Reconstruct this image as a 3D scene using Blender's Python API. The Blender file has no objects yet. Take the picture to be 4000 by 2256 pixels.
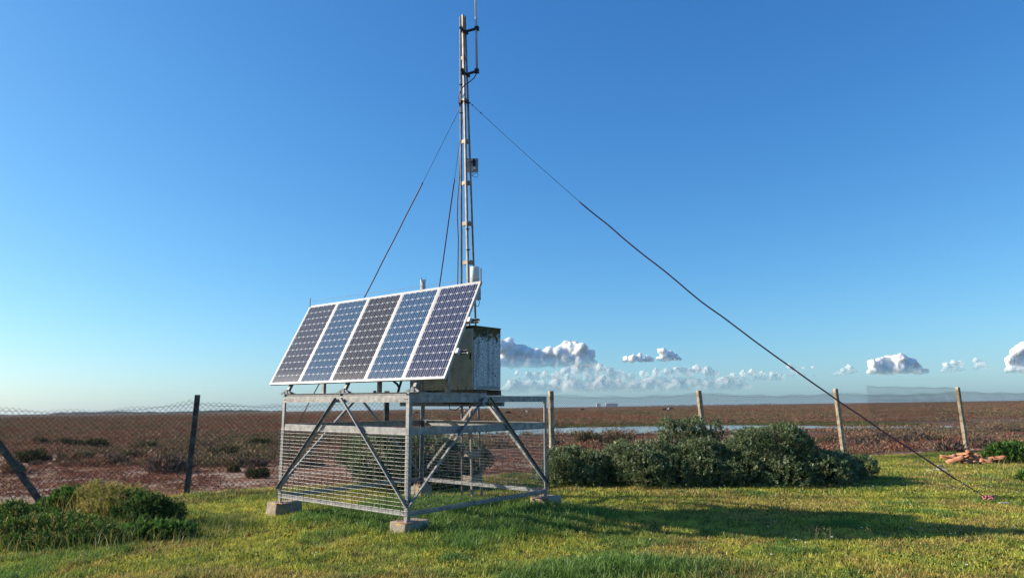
import bpy, bmesh, math, random
import numpy as np
from mathutils import Vector, Matrix, noise as mnoise
random.seed(7); RNG = np.random.default_rng(11)
sc = bpy.context.scene
COL = sc.collection
PI = math.pi
# ------------------------------------------------------------------ camera
F_PX, CXP, CYP, CAMZ = 2730.8, 2000.0, 1128.0, 1.66
_p, _r = 0.1681286, -0.0149
FW = Vector((0, math.cos(_p), math.sin(_p))); RT = Vector((1, 0, 0)); UP = RT.cross(FW)
RT, UP = math.cos(_r)*RT + math.sin(_r)*UP, -math.sin(_r)*RT + math.cos(_r)*UP
CAM = Vector((0, 0, CAMZ))
def ray(x, y): return FW + RT*((x-CXP)/F_PX) - UP*((y-CYP)/F_PX)
def at(x, y, Y):                      # photo pixel (4000 wide) at depth Y
    d = ray(x, y); return CAM + d*(Y/d.y)
def onground(x, y, z=0.0):
    d = ray(x, y); return CAM + d*((z-CAMZ)/d.z)
cd = bpy.data.cameras.new('camera'); cam = bpy.data.objects.new('camera', cd); COL.objects.link(cam)
cd.sensor_width = 36; cd.lens = 36*F_PX/4000; cd.clip_start = 0.1; cd.clip_end = 60000
cam.matrix_world = Matrix(((RT.x, UP.x, -FW.x, 0), (RT.y, UP.y, -FW.y, 0), (RT.z, UP.z, -FW.z, CAMZ), (0, 0, 0, 1)))
sc.camera = cam
# ------------------------------------------------------------------ light
SUN_EL = math.radians(25.3); SUN_AZ = math.radians(83.4)          # counter-clockwise from +Y
tosun = Vector((-math.sin(SUN_AZ)*math.cos(SUN_EL), math.cos(SUN_AZ)*math.cos(SUN_EL), math.sin(SUN_EL)))
ld = bpy.data.lights.new('sun', 'SUN'); sun = bpy.data.objects.new('sun', ld); COL.objects.link(sun)
ld.energy = 5.0; ld.angle = math.radians(0.55); ld.color = (1.0, 0.88, 0.71)
sun.rotation_euler = (-tosun).to_track_quat('-Z', 'Y').to_euler(); sun.location = (-20, 5, 20)
w = bpy.data.worlds.new('World'); sc.world = w; w.use_nodes = True
nt = w.node_tree; nt.nodes.clear()
sky = nt.nodes.new('ShaderNodeTexSky'); sky.sky_type = 'NISHITA'; sky.sun_disc = False
sky.sun_elevation = SUN_EL; sky.sun_rotation = -SUN_AZ
sky.altitude = 0; sky.air_density = 1.0; sky.dust_density = 0.7; sky.ozone_density = 2.6
sp = nt.nodes.new('ShaderNodeSeparateColor'); cb = nt.nodes.new('ShaderNodeCombineColor')     # white balance of the sky
nt.links.new(sky.outputs[0], sp.inputs[0])
pr = nt.nodes.new('ShaderNodeMath'); pr.operation = 'POWER'; pr.inputs[1].default_value = 1.31; nt.links.new(sp.outputs[0], pr.inputs[0])
pb = nt.nodes.new('ShaderNodeMath'); pb.operation = 'POWER'; pb.inputs[1].default_value = .75; nt.links.new(sp.outputs[2], pb.inputs[0])
for i, (src, k) in enumerate(((pr.outputs[0], .45), (sp.outputs[1], 1.06), (pb.outputs[0], 2.04))):
    mu = nt.nodes.new('ShaderNodeMath'); mu.operation = 'MULTIPLY'; mu.inputs[1].default_value = k; nt.links.new(src, mu.inputs[0]); nt.links.new(mu.outputs[0], cb.inputs[i])
bg = nt.nodes.new('ShaderNodeBackground'); bg.inputs['Strength'].default_value = 0.076
out = nt.nodes.new('ShaderNodeOutputWorld')
nt.links.new(cb.outputs[0], bg.inputs[0]); nt.links.new(bg.outputs[0], out.inputs[0])
vs = sc.view_settings; vs.view_transform = 'Standard'; vs.look = 'None'; vs.exposure = 0.76; vs.gamma = 1
sc.render.engine = 'CYCLES'
cy = sc.cycles; cy.max_bounces = 6; cy.diffuse_bounces = 3; cy.glossy_bounces = 3; cy.transmission_bounces = 3
cy.transparent_max_bounces = 24; cy.volume_bounces = 0; cy.use_denoising = True
cy.sample_clamp_indirect = 6

# ------------------------------------------------------------------ materials
def newmat(name):
    m = bpy.data.materials.new(name); m.use_nodes = True
    n = m.node_tree; n.nodes.clear(); o = n.nodes.new('ShaderNodeOutputMaterial')
    return m, n, o
def N(n, t, **kw):
    k = n.nodes.new(t)
    for a, b in kw.items():
        if a.startswith('i_'): k.inputs[a[2:].replace('_', ' ')].default_value = b
        else: setattr(k, a, b)
    return k
def rgb(c): return (c[0], c[1], c[2], 1)
def ramp(n, src, stops):
    r = n.nodes.new('ShaderNodeValToRGB'); e = r.color_ramp.elements
    e[0].position, e[0].color = stops[0][0], rgb(stops[0][1]); e[1].position, e[1].color = stops[-1][0], rgb(stops[-1][1])
    for p, c in stops[1:-1]:
        x = e.new(p); x.color = rgb(c)
    n.links.new(src, r.inputs[0]); return r.outputs[0]
def mixc(n, f, a, b):
    m = n.nodes.new('ShaderNodeMix'); m.data_type = 'RGBA'
    if isinstance(f, float): m.inputs[0].default_value = f
    else: n.links.new(f, m.inputs[0])
    for s, v in ((6, a), (7, b)):
        if isinstance(v, tuple): m.inputs[s].default_value = rgb(v)
        else: n.links.new(v, m.inputs[s])
    return m.outputs[2]
def noise(n, scale, detail=4, rough=.55, vec=None, dist=0.0):
    k = N(n, 'ShaderNodeTexNoise'); k.inputs['Scale'].default_value = scale; k.inputs['Detail'].default_value = detail
    k.inputs['Roughness'].default_value = rough; k.inputs['Distortion'].default_value = dist
    if vec is not None: n.links.new(vec, k.inputs['Vector'])
    return k.outputs[0]
def mat(name, stops, rough=.6, metal=0.0, scale=8, detail=5, bump=0.0, bscale=60, spec=.4, stretch=None):
    """principled with a noise colour ramp; stops = [(pos, rgb), ...] or one rgb"""
    m, n, o = newmat(name)
    p = N(n, 'ShaderNodeBsdfPrincipled'); p.inputs['Roughness'].default_value = rough; p.inputs['Metallic'].default_value = metal
    p.inputs['Specular IOR Level'].default_value = spec
    tc = N(n, 'ShaderNodeTexCoord'); vec = tc.outputs['Object']
    if stretch:
        mp = N(n, 'ShaderNodeMapping'); mp.inputs['Scale'].default_value = stretch; n.links.new(vec, mp.inputs[0]); vec = mp.outputs[0]
    if isinstance(stops, tuple): p.inputs['Base Color'].default_value = rgb(stops)
    else: n.links.new(ramp(n, noise(n, scale, detail, vec=vec), stops), p.inputs['Base Color'])
    if bump:
        b = N(n, 'ShaderNodeBump'); b.inputs['Strength'].default_value = bump; b.inputs['Distance'].default_value = .01
        n.links.new(noise(n, bscale, 4, vec=tc.outputs['Object']), b.inputs['Height']); n.links.new(b.outputs[0], p.inputs['Normal'])
    n.links.new(p.outputs[0], o.inputs[0]); return m
def leafmat(name, trans=.3, rough=.5, gloss=.015):
    m, n, o = newmat(name)
    a = N(n, 'ShaderNodeAttribute', attribute_name='Col')
    d = N(n, 'ShaderNodeBsdfDiffuse'); t = N(n, 'ShaderNodeBsdfTranslucent'); g = N(n, 'ShaderNodeBsdfGlossy'); g.inputs['Roughness'].default_value = rough
    n.links.new(a.outputs['Color'], d.inputs[0]); n.links.new(a.outputs['Color'], t.inputs[0])
    x = N(n, 'ShaderNodeMixShader'); x.inputs[0].default_value = trans
    n.links.new(d.outputs[0], x.inputs[1]); n.links.new(t.outputs[0], x.inputs[2])
    y = N(n, 'ShaderNodeMixShader'); y.inputs[0].default_value = gloss
    n.links.new(x.outputs[0], y.inputs[1]); n.links.new(g.outputs[0], y.inputs[2])
    n.links.new(y.outputs[0], o.inputs[0]); return m
STEEL = mat('galvanised_steel', [(.28, (.13, .13, .135)), (.45, (.22, .222, .225)), (.6, (.29, .29, .285)), (.75, (.37, .36, .345))], .50, .42, 11, 7, .2, 90, .35)
STEEL_D = mat('dull_steel', [(.3, (.10, .105, .11)), (.7, (.22, .225, .23))], .55, .1, 18, 5, .2, 90)
MASTM = mat('mast_paint', [(.3, (.13, .11, .09)), (.55, (.25, .215, .175)), (.75, (.36, .315, .26))], .6, .1, 9, 6, .15, 60)
ALU = mat('anodised_frame', [(.35, (.36, .35, .345)), (.7, (.46, .445, .44))], .45, .15, 22, 4)
BLACKR = mat('black_rubber', (.012, .012, .014), .5)
DARKM = mat('dark_bracket', [(.3, (.012, .012, .015)), (.7, (.04, .04, .045))], .6, .1, 20, spec=.2)
WIRE = mat('wire', [(.3, (.13, .13, .13)), (.7, (.26, .255, .25))], .5, .2, 30)
NETW = mat('chain_wire', [(.3, (.022, .02, .019)), (.7, (.06, .054, .048))], .6, .1, 6)
SLEEVE = mat('guy_sleeve', [(.3, (.045, .016, .035)), (.7, (.10, .03, .055))], .5, 0, 5)
WHITEP = mat('white_plastic', [(.3, (.62, .63, .62)), (.7, (.75, .75, .73))], .4, 0, 20)
GREYP = mat('grey_plastic', [(.3, (.26, .27, .28)), (.7, (.38, .39, .40))], .45, 0, 20)
POSTM = mat('weathered_concrete_post', [(.25, (.09, .07, .045)), (.42, (.30, .22, .13)), (.6, (.46, .40, .31)), (.8, (.55, .50, .42))], .9, 0, 7, 8, .6, 50, .1)
POSTD = mat('dark_weathered_post', [(.25, (.03, .027, .025)), (.5, (.09, .08, .07)), (.8, (.20, .175, .15))], .9, 0, 8, 8, .6, 50, .1)
TILE = mat('terracotta', [(.25, (.20, .075, .04)), (.5, (.44, .20, .11)), (.8, (.55, .32, .20))], .85, 0, 7, 6, .4, 40, .15)
PINK = mat('faded_pink_cloth', [(.3, (.34, .08, .10)), (.7, (.58, .22, .24))], .9, 0, 30, 4, .5, 60, .1)
WOOD = mat('woody_stem', [(.3, (.07, .05, .035)), (.7, (.16, .12, .085))], .9, 0, 20)
PALE = mat('pale_stone', [(.3, (.30, .28, .25)), (.7, (.50, .47, .43))], .9, 0, 9, 6, .5, 40, .1)
LEAF = leafmat('leaf'); GRASSM = leafmat('grass_blade', .38, .5, .03); SCRUBM = leafmat('scrub', .15, .7, .0)
def concrete():
    m, n, o = newmat('block_concrete')
    p = N(n, 'ShaderNodeBsdfPrincipled'); p.inputs['Roughness'].default_value = .92; p.inputs['Specular IOR Level'].default_value = .15
    tc = N(n, 'ShaderNodeTexCoord'); v = tc.outputs['Object']
    base = ramp(n, noise(n, 60, 3, .7, v), [(.3, (.13, .10, .075)), (.5, (.33, .275, .215)), (.72, (.52, .46, .385))])
    big = ramp(n, noise(n, 5, 5, .6, v), [(.42, (0, 0, 0)), (.62, (1, 1, 1))])
    c = mixc(n, big, base, (.27, .235, .195))
    lich = ramp(n, noise(n, 9, 6, .65, v, .4), [(.54, (0, 0, 0)), (.62, (1, 1, 1))])
    c = mixc(n, lich, c, (.48, .33, .11))
    n.links.new(c, p.inputs['Base Color'])
    b = N(n, 'ShaderNodeBump'); b.inputs['Strength'].default_value = .7; b.inputs['Distance'].default_value = .01
    n.links.new(noise(n, 70, 5, .7, v), b.inputs['Height']); n.links.new(b.outputs[0], p.inputs['Normal'])
    n.links.new(p.outputs[0], o.inputs[0]); return m
CONC = concrete()
def cabinet_mat():
    m, n, o = newmat('weathered_cabinet')
    p = N(n, 'ShaderNodeBsdfPrincipled'); p.inputs['Roughness'].default_value = .75; p.inputs['Specular IOR Level'].default_value = .25
    tc = N(n, 'ShaderNodeTexCoord'); v = tc.outputs['Object']
    sep = N(n, 'ShaderNodeSeparateXYZ'); n.links.new(v, sep.inputs[0])
    speck = ramp(n, noise(n, 38, 6, .75, v), [(.36, (.07, .075, .075)), (.46, (.38, .42, .44)), (.60, (.70, .74, .77))])
    mp = N(n, 'ShaderNodeMapping'); mp.inputs['Scale'].default_value = (14, 14, 1.2); n.links.new(v, mp.inputs[0])
    streak = ramp(n, noise(n, 1.0, 4, .6, mp.outputs[0]), [(.50, (0, 0, 0)), (.72, (.75, .75, .75))])
    c = mixc(n, streak, speck, (.12, .125, .12))
    # moss and rust-brown lichen growing down from the top edge
    zz = N(n, 'ShaderNodeMapRange'); zz.inputs['From Min'].default_value = .60; zz.inputs['From Max'].default_value = .96; n.links.new(sep.outputs[2], zz.inputs['Value'])
    nn = noise(n, 11, 7, .7, v, .3)
    ad = N(n, 'ShaderNodeMath', operation='MULTIPLY_ADD'); n.links.new(zz.outputs[0], ad.inputs[0]); ad.inputs[1].default_value = .42; n.links.new(nn, ad.inputs[2])
    mk = ramp(n, ad.outputs[0], [(.66, (0, 0, 0)), (.78, (1, 1, 1))])
    mossc = ramp(n, noise(n, 7, 5, .6, v), [(.4, (.035, .035, .02)), (.55, (.10, .085, .02)), (.68, (.12, .06, .02))])
    c = mixc(n, mk, c, mossc)
    n.links.new(c, p.inputs['Base Color']); n.links.new(p.outputs[0], o.inputs[0]); return m
CABM = cabinet_mat()
CABD = mat('cabinet_door_beige', [(.3, (.34, .33, .25)), (.5, (.52, .50, .39)), (.75, (.60, .58, .47))], .6, 0, 5, 7, .1, 40, .3)
CABG = mat('cabinet_grey', [(.3, (.20, .21, .20)), (.7, (.34, .35, .33))], .6, 0, 9, 6)
def cellmat(name, dark, light, dust=.0):
    m, n, o = newmat(name)
    p = N(n, 'ShaderNodeBsdfPrincipled'); p.inputs['Roughness'].default_value = .12; p.inputs['Specular IOR Level'].default_value = .18
    uv = N(n, 'ShaderNodeUVMap', uv_map='UVMap'); sep = N(n, 'ShaderNodeSeparateXYZ'); n.links.new(uv.outputs[0], sep.inputs[0])
    def mth(op, a, b=None):
        k = N(n, 'ShaderNodeMath', operation=op)
        for i, x in enumerate((a, b)):
            if x is None: continue
            if isinstance(x, (int, float)): k.inputs[i].default_value = x
            else: n.links.new(x, k.inputs[i])
        return k.outputs[0]
    ax = mth('ABSOLUTE', mth('SUBTRACT', mth('FRACT', sep.outputs[0]), .5))
    ay = mth('ABSOLUTE', mth('SUBTRACT', mth('FRACT', sep.outputs[1]), .5))
    inside = mth('MULTIPLY', mth('LESS_THAN', mth('MAXIMUM', ax, ay), .487), mth('LESS_THAN', mth('ADD', ax, ay), .845))
    inb = mth('MULTIPLY', mth('MULTIPLY', mth('GREATER_THAN', sep.outputs[0], 0.0), mth('LESS_THAN', sep.outputs[0], 6.0)),
              mth('MULTIPLY', mth('GREATER_THAN', sep.outputs[1], 0.0), mth('LESS_THAN', sep.outputs[1], 12.0)))
    inside = mth('MULTIPLY', inside, inb)
    bus = mth('LESS_THAN', mth('ABSOLUTE', mth('SUBTRACT', ax, .2)), .020)
    cellid = N(n, 'ShaderNodeTexWhiteNoise', noise_dimensions='2D')
    fl = N(n, 'ShaderNodeVectorMath', operation='FLOOR'); n.links.new(uv.outputs[0], fl.inputs[0]); n.links.new(fl.outputs[0], cellid.inputs[0])
    tone = mixc(n, noise(n, 1.3, 4, .6, uv.outputs[0]), dark, light)
    tone = mixc(n, mth('MULTIPLY', cellid.outputs[0], .35), tone, dark)
    c = mixc(n, bus, tone, (.36, .38, .42))
    c = mixc(n, inside, (.50, .50, .52), c)
    # dried dust and rain splash lying along the bottom edge of the glass
    dz = N(n, 'ShaderNodeMapRange'); dz.inputs['From Min'].default_value = 1.8; dz.inputs['From Max'].default_value = -.3; n.links.new(sep.outputs[1], dz.inputs['Value'])
    df = mth('MULTIPLY', mth('MULTIPLY', dz.outputs[0], mth('ADD', noise(n, 1.1, 6, .7, uv.outputs[0]), .15)), dust)
    c = mixc(n, df, c, (.62, .55, .50))
    n.links.new(c, p.inputs['Base Color']); n.links.new(p.outputs[0], o.inputs[0]); return m

# ------------------------------------------------------------------ mesh helpers
class MB:
    def __init__(s): s.v = []; s.f = []; s.mi = []; s.cur = 0
    def add(s, vs_, fs):
        o = len(s.v); s.v += [tuple(v) for v in vs_]; s.f += [tuple(i+o for i in f) for f in fs]; s.mi += [s.cur]*len(fs); return s
    def box(s, c, size, rot=None):
        c = Vector(c); h = [x/2 for x in size]; vs_ = []
        for z in (-1, 1):
            for y in (-1, 1):
                for x in (-1, 1):
                    q = Vector((x*h[0], y*h[1], z*h[2])); vs_.append(c + (rot @ q if rot else q))
        return s.add(vs_, [(0, 2, 3, 1), (4, 5, 7, 6), (0, 1, 5, 4), (2, 6, 7, 3), (0, 4, 6, 2), (1, 3, 7, 5)])
    def b2(s, a, b):
        return s.box([(a[i]+b[i])/2 for i in range(3)], [abs(b[i]-a[i]) for i in range(3)])
    def bar(s, p, q, wd, th, up=(0, 0, 1), off=(0, 0)):
        p, q = Vector(p), Vector(q); z = (q-p); L = z.length; z.normalize(); x = z.cross(Vector(up))
        if x.length < 1e-4: x = z.cross(Vector((1, 0, 0)))
        x.normalize(); y = x.cross(z)*-1; rot = Matrix((x, y, z)).transposed()
        return s.box((p+q)/2 + x*off[0] + y*off[1], (wd, th, L), rot)
    def tube(s, pts, r, n=8, cap=True):
        pts = [Vector(p) for p in pts]; rings = []; vs_ = []; fs = []
        R = r if isinstance(r, (list, tuple)) else [r]*len(pts)
        prev = None
        for i, p in enumerate(pts):
            t = (pts[min(i+1, len(pts)-1)] - pts[max(i-1, 0)]).normalized()
            if prev is None: a = t.orthogonal().normalized()
            else:
                a = prev - t*prev.dot(t)
                a = a.normalized() if a.length > 1e-6 else t.orthogonal().normalized()
            prev = a; b = t.cross(a)
            for k in range(n): vs_.append(p + (a*math.cos(2*PI*k/n) + b*math.sin(2*PI*k/n))*R[i])
        for i in range(len(pts)-1):
            for k in range(n): fs.append((i*n+k, i*n+(k+1) % n, (i+1)*n+(k+1) % n, (i+1)*n+k))
        if cap: fs += [tuple(range(n-1, -1, -1)), tuple(range((len(pts)-1)*n, len(pts)*n))]
        return s.add(vs_, fs)
    def sphere(s, c, r, n=10, m=7, sc_=(1, 1, 1)):
        vs_ = [Vector(c)+Vector((0, 0, -r*sc_[2]))]; fs = []
        for j in range(1, m):
            t = PI*j/m - PI/2
            for k in range(n): vs_.append(Vector(c)+Vector((r*sc_[0]*math.cos(t)*math.cos(2*PI*k/n), r*sc_[1]*math.cos(t)*math.sin(2*PI*k/n), r*sc_[2]*math.sin(t))))
        vs_.append(Vector(c)+Vector((0, 0, r*sc_[2])))
        for k in range(n): fs.append((0, 1+(k+1) % n, 1+k)); fs.append((len(vs_)-1, 1+(m-2)*n+k, 1+(m-2)*n+(k+1) % n))
        for j in range(m-2):
            for k in range(n): fs.append((1+j*n+k, 1+j*n+(k+1) % n, 1+(j+1)*n+(k+1) % n, 1+(j+1)*n+k))
        return s.add(vs_, fs)
    def build(s, name, m, parent=None, smooth=False, bevel=0.0):
        me = bpy.data.meshes.new(name); me.from_pydata(s.v, [], s.f)
        for x in (m if isinstance(m, (list, tuple)) else [m]): me.materials.append(x)
        if any(s.mi): me.polygons.foreach_set('material_index', s.mi)
        if smooth: me.polygons.foreach_set('use_smooth', [True]*len(s.f))
        me.update(); o = bpy.data.objects.new(name, me); COL.objects.link(o)
        if parent: o.parent = parent
        if bevel:
            b = o.modifiers.new('edge', 'BEVEL'); b.width = bevel; b.segments = 2; b.limit_method = 'ANGLE'
        return o
def npmesh(name, V, T, m, parent=None, col=None, smooth=False):
    """V (n,3), T (m,3|4) arrays; col (n,3)"""
    V = np.asarray(V, np.float32); T = np.asarray(T, np.int32); k = T.shape[1]
    me = bpy.data.meshes.new(name); me.vertices.add(len(V)); me.vertices.foreach_set('co', V.ravel())
    me.loops.add(T.size); me.loops.foreach_set('vertex_index', T.ravel())
    me.polygons.add(len(T)); me.polygons.foreach_set('loop_start', np.arange(0, T.size, k, dtype=np.int32))
    if smooth: me.polygons.foreach_set('use_smooth', np.ones(len(T), bool))
    me.update(calc_edges=True)
    if col is not None:
        a = me.color_attributes.new('Col', 'FLOAT_COLOR', 'POINT')
        c = np.ones((len(V), 4), np.float32); c[:, :3] = col; a.data.foreach_set('color', c.ravel())
    me.materials.append(m); o = bpy.data.objects.new(name, me); COL.objects.link(o)
    if parent: o.parent = parent
    return o
def empty(name, loc=(0, 0, 0), rot=None):
    o = bpy.data.objects.new(name, None); COL.objects.link(o); o.empty_display_size = .1
    o.matrix_world = Matrix.Translation(Vector(loc)) @ (rot.to_4x4() if rot else Matrix())
    return o
def tag(o, label, cat, group=None):
    o['label'] = label; o['category'] = cat
    if group: o['group'] = group
    return o
def struct(o): o['kind'] = 'structure'; return o
def stuff(o, label, cat): o['kind'] = 'stuff'; o['label'] = label; o['category'] = cat; return o
def copy_tree(o, parent=None):
    c = o.copy(); COL.objects.link(c)
    if parent: c.parent = parent
    for ch in [x for x in COL.objects if x.parent == o]: copy_tree(ch, c)
    return c
# value noise in numpy
_tab = np.random.default_rng(5).random((256, 256))
def vn(x, y):
    xi = np.floor(x).astype(int); yi = np.floor(y).astype(int); fx = x-xi; fy = y-yi
    fx = fx*fx*(3-2*fx); fy = fy*fy*(3-2*fy); g = lambda a, b: _tab[a & 255, b & 255]
    return (g(xi, yi)*(1-fx)+g(xi+1, yi)*fx)*(1-fy) + (g(xi, yi+1)*(1-fx)+g(xi+1, yi+1)*fx)*fy
def fbm(x, y, o=4):
    x = np.asarray(x, float); y = np.asarray(y, float)
    s = 0; a = .5; t = 0
    for i in range(o): s = s + a*vn(x*2**i+17.3*i, y*2**i+9.1*i); t += a; a *= .5
    return s/t
def sst(a, b, x): t = np.clip((x-a)/(b-a), 0, 1); return t*t*(3-2*t)

# ------------------------------------------------------------------ ground
# fence line runs from P0 to P5
FA = Vector((-6.66, 14.74, 0)); FB = Vector((10.10, 21.99, 0)); FD = (FB-FA).normalized(); FN = Vector((-FD.y, FD.x, 0))
def fdist(x, y):       # signed distance beyond the fence line
    return (x-FA.x)*FN.x + (y-FA.y)*FN.y
def lawn_z(x, y):
    return .025 + .05*(fbm(x*.5, y*.5, 3)-.5)
def lawn_edge(x, y):   # >0 inside the lawn
    return -fdist(x, y) + .1 + .9*(fbm(x*.9+3, y*.9, 3)-.5) + .35*(fbm(x*4, y*4, 2)-.5) - .5*sst(-4, -9, x)
def lawn_mat():
    m, n, o = newmat('lawn_soil')
    p = N(n, 'ShaderNodeBsdfPrincipled'); p.inputs['Roughness'].default_value = .95; p.inputs['Specular IOR Level'].default_value = .05
    v = N(n, 'ShaderNodeTexCoord').outputs['Object']
    a = ramp(n, noise(n, 30, 6, .7, v), [(.3, (.03, .033, .012)), (.5, (.075, .07, .02)), (.7, (.13, .10, .035))])
    b = ramp(n, noise(n, 1.2, 5, .6, v), [(.45, (0, 0, 0)), (.65, (.7, .7, .7))])
    n.links.new(mixc(n, b, a, (.09, .075, .03)), p.inputs['Base Color'])
    n.links.new(p.outputs[0], o.inputs[0]); return m
xs = np.arange(-26, 34.01, .25); ys = np.arange(-9, 30.01, .25)
GX, GY = np.meshgrid(xs, ys); e = lawn_edge(GX, GY)
GZ = lawn_z(GX, GY) - .12*sst(.25, -.15, e)
idx = np.arange(GX.size).reshape(GX.shape)
T = np.stack([idx[:-1, :-1], idx[:-1, 1:], idx[1:, 1:], idx[1:, :-1]], -1).reshape(-1, 4)
keep = (e[:-1, :-1] > -.6).ravel()
struct(npmesh('lawn', np.stack([GX, GY, GZ], -1).reshape(-1, 3), T[keep], lawn_mat(), smooth=True))
def plain_mat():
    m, n, o = newmat('saltmarsh_soil')
    p = N(n, 'ShaderNodeBsdfPrincipled'); p.inputs['Roughness'].default_value = .95; p.inputs['Specular IOR Level'].default_value = .08
    v = N(n, 'ShaderNodeTexCoord').outputs['Object']
    sep = N(n, 'ShaderNodeSeparateXYZ'); n.links.new(v, sep.inputs[0])
    soil = ramp(n, noise(n, 9, 7, .72, v), [(.3, (.11, .075, .055)), (.48, (.30, .22, .165)), (.68, (.44, .34, .27))])
    red = ramp(n, noise(n, 14, 6, .7, v), [(.3, (.10, .042, .026)), (.6, (.25, .115, .07)), (.8, (.30, .18, .115))])
    mk = ramp(n, noise(n, .55, 6, .65, v), [(.43, (0, 0, 0)), (.56, (1, 1, 1))])
    near = mixc(n, mk, soil, red)
    far = ramp(n, noise(n, .09, 8, .7, v), [(.32, (.075, .05, .034)), (.5, (.15, .088, .062)), (.66, (.20, .12, .084)), (.8, (.26, .175, .125))])
    d = N(n, 'ShaderNodeMapRange'); d.inputs['From Min'].default_value = 22; d.inputs['From Max'].default_value = 42; n.links.new(sep.outputs[1], d.inputs['Value'])
    c = mixc(n, d.outputs[0], near, far)
    n.links.new(c, p.inputs['Base Color'])
    b = N(n, 'ShaderNodeBump'); b.inputs['Strength'].default_value = .9; b.inputs['Distance'].default_value = .06
    n.links.new(noise(n, 7, 7, .75, v), b.inputs['Height']); n.links.new(b.outputs[0], p.inputs['Normal'])
    n.links.new(p.outputs[0], o.inputs[0]); return m
rad = np.concatenate([np.arange(0, 12, 2.0), np.arange(12, 30, .4), np.geomspace(30, 5200, 90)])
ang = np.linspace(0, 2*PI, 361)
A, Rr = np.meshgrid(ang, rad); PX = Rr*np.cos(A); PY = Rr*np.sin(A)
PZ = -.01 + .06*(fbm(PX*.8, PY*.8, 4)-.5)*sst(10, 14, Rr)*sst(80, 40, Rr) - .05*sst(12, 10, Rr)
PZ = np.where(lawn_edge(PX, PY) > .6, -.12, PZ)
idx = np.arange(PX.size).reshape(PX.shape)
T = np.stack([idx[:-1, :-1], idx[1:, :-1], idx[1:, 1:], idx[:-1, 1:]], -1).reshape(-1, 4)
struct(npmesh('ground', np.stack([PX, PY, PZ], -1).reshape(-1, 3), T, plain_mat(), smooth=True))

# pond: sheets of water with ragged shores
def water_mat():
    m, n, o = newmat('pond_water')
    p = N(n, 'ShaderNodeBsdfPrincipled'); p.inputs['Base Color'].default_value = (.06, .08, .10, 1); p.inputs['Roughness'].default_value = .06
    p.inputs['Specular IOR Level'].default_value = .9; p.inputs['IOR'].default_value = 1.6
    v = N(n, 'ShaderNodeTexCoord').outputs['Object']
    b = N(n, 'ShaderNodeBump'); b.inputs['Strength'].default_value = .12; b.inputs['Distance'].default_value = .02
    n.links.new(noise(n, 3, 3, .5, v), b.inputs['Height']); n.links.new(b.outputs[0], p.inputs['Normal'])
    n.links.new(p.outputs[0], o.inputs[0]); return m
WAT = water_mat()
def pond(name, near, far, z):
    """near/far: lists of (x, y) left to right"""
    mb = MB(); n = len(near)*14
    def smp(pl, t):
        t *= len(pl)-1; i = min(int(t), len(pl)-2); f = t-i
        return pl[i][0]*(1-f)+pl[i+1][0]*f, pl[i][1]*(1-f)+pl[i+1][1]*f
    vs_ = []
    for k in range(n+1):
        t = k/n; a = smp(near, t); b = smp(far, t); s = math.sin(PI*min(max(t, .02), .98))**.3
        ja = (float(fbm(a[0]*.7, 3.3, 4))-.5)*5*s; jb = (float(fbm(b[0]*.5, 8.1, 4))-.5)*5*s
        vs_ += [(a[0], a[1]+ja, z), (b[0], b[1]+jb, z)]
    mb.add(vs_, [(2*k, 2*k+2, 2*k+3, 2*k+1) for k in range(n)])
    return struct(mb.build(name, WAT))
pond('water', [(-4.5, 47), (-1, 43), (3, 42), (8, 42.5), (13, 43.5), (18, 45), (22, 48.5)], [(-4.5, 49), (-1, 55), (3, 57), (8, 58), (13, 58.5), (18, 57), (22, 52)], .035)
pond('water', [(20.5, 46), (22.5, 43), (25, 42.5), (27, 45)], [(20.5, 47.5), (22.5, 50), (25, 49), (27, 46)], .037)
pond('water', [(27.2, 44.5), (29, 43), (31.5, 43.2)], [(27.2, 46.5), (29, 47), (31.5, 44)], .036)

# ------------------------------------------------------------------ vegetation builders (numpy)
def blades(P, h, wd, lean, col, curl=.5, rng=RNG):
    """grass blades: P (n,3) bases, h, wd arrays, col (n,3)"""
    n = len(P); yaw = rng.random(n)*2*PI; la = rng.random(n)*2*PI
    sx, sy = np.cos(yaw)*wd/2, np.sin(yaw)*wd/2
    lx, ly = np.cos(la)*lean*h, np.sin(la)*lean*h
    V = np.empty((n, 5, 3), np.float32)
    V[:, 0] = P + np.stack([sx, sy, 0*sx], 1); V[:, 1] = P - np.stack([sx, sy, 0*sx], 1)
    mid = P + np.stack([lx*.4, ly*.4, h*.6], 1)
    V[:, 2] = mid + np.stack([sx*.7, sy*.7, 0*sx], 1); V[:, 3] = mid - np.stack([sx*.7, sy*.7, 0*sx], 1)
    V[:, 4] = P + np.stack([lx, ly, h*(1-curl*lean*lean)], 1)
    b = (np.arange(n)*5)[:, None]
    T = np.concatenate([b+np.array([0, 1, 3]), b+np.array([0, 3, 2]), b+np.array([2, 3, 4])])
    return V.reshape(-1, 3), T, np.repeat(col, 5, 0)
def leaves(P, D, L, wd, col, rng=RNG):
    """leaf diamonds: base P, direction D (unit), length L, width wd"""
    n = len(P); r = rng.normal(size=(n, 3)); S = np.cross(D, r); S /= np.linalg.norm(S, axis=1)[:, None]+1e-9
    V = np.empty((n, 4, 3), np.float32); m = P + D*(L*.5)[:, None]
    V[:, 0] = P; V[:, 1] = m + S*(wd/2)[:, None]; V[:, 2] = P + D*L[:, None]; V[:, 3] = m - S*(wd/2)[:, None]
    b = (np.arange(n)*4)[:, None]
    return V.reshape(-1, 3), b+np.arange(4), np.repeat(col, 4, 0)
def pick(cols, n, rng=RNG, j=.18, wts=None):
    c = np.array(cols, float)[rng.choice(len(cols), n, p=wts)]
    return c*(1+j*(rng.random((n, 1))*2-1))*(1+.06*(rng.random((n, 3))*2-1))
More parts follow.
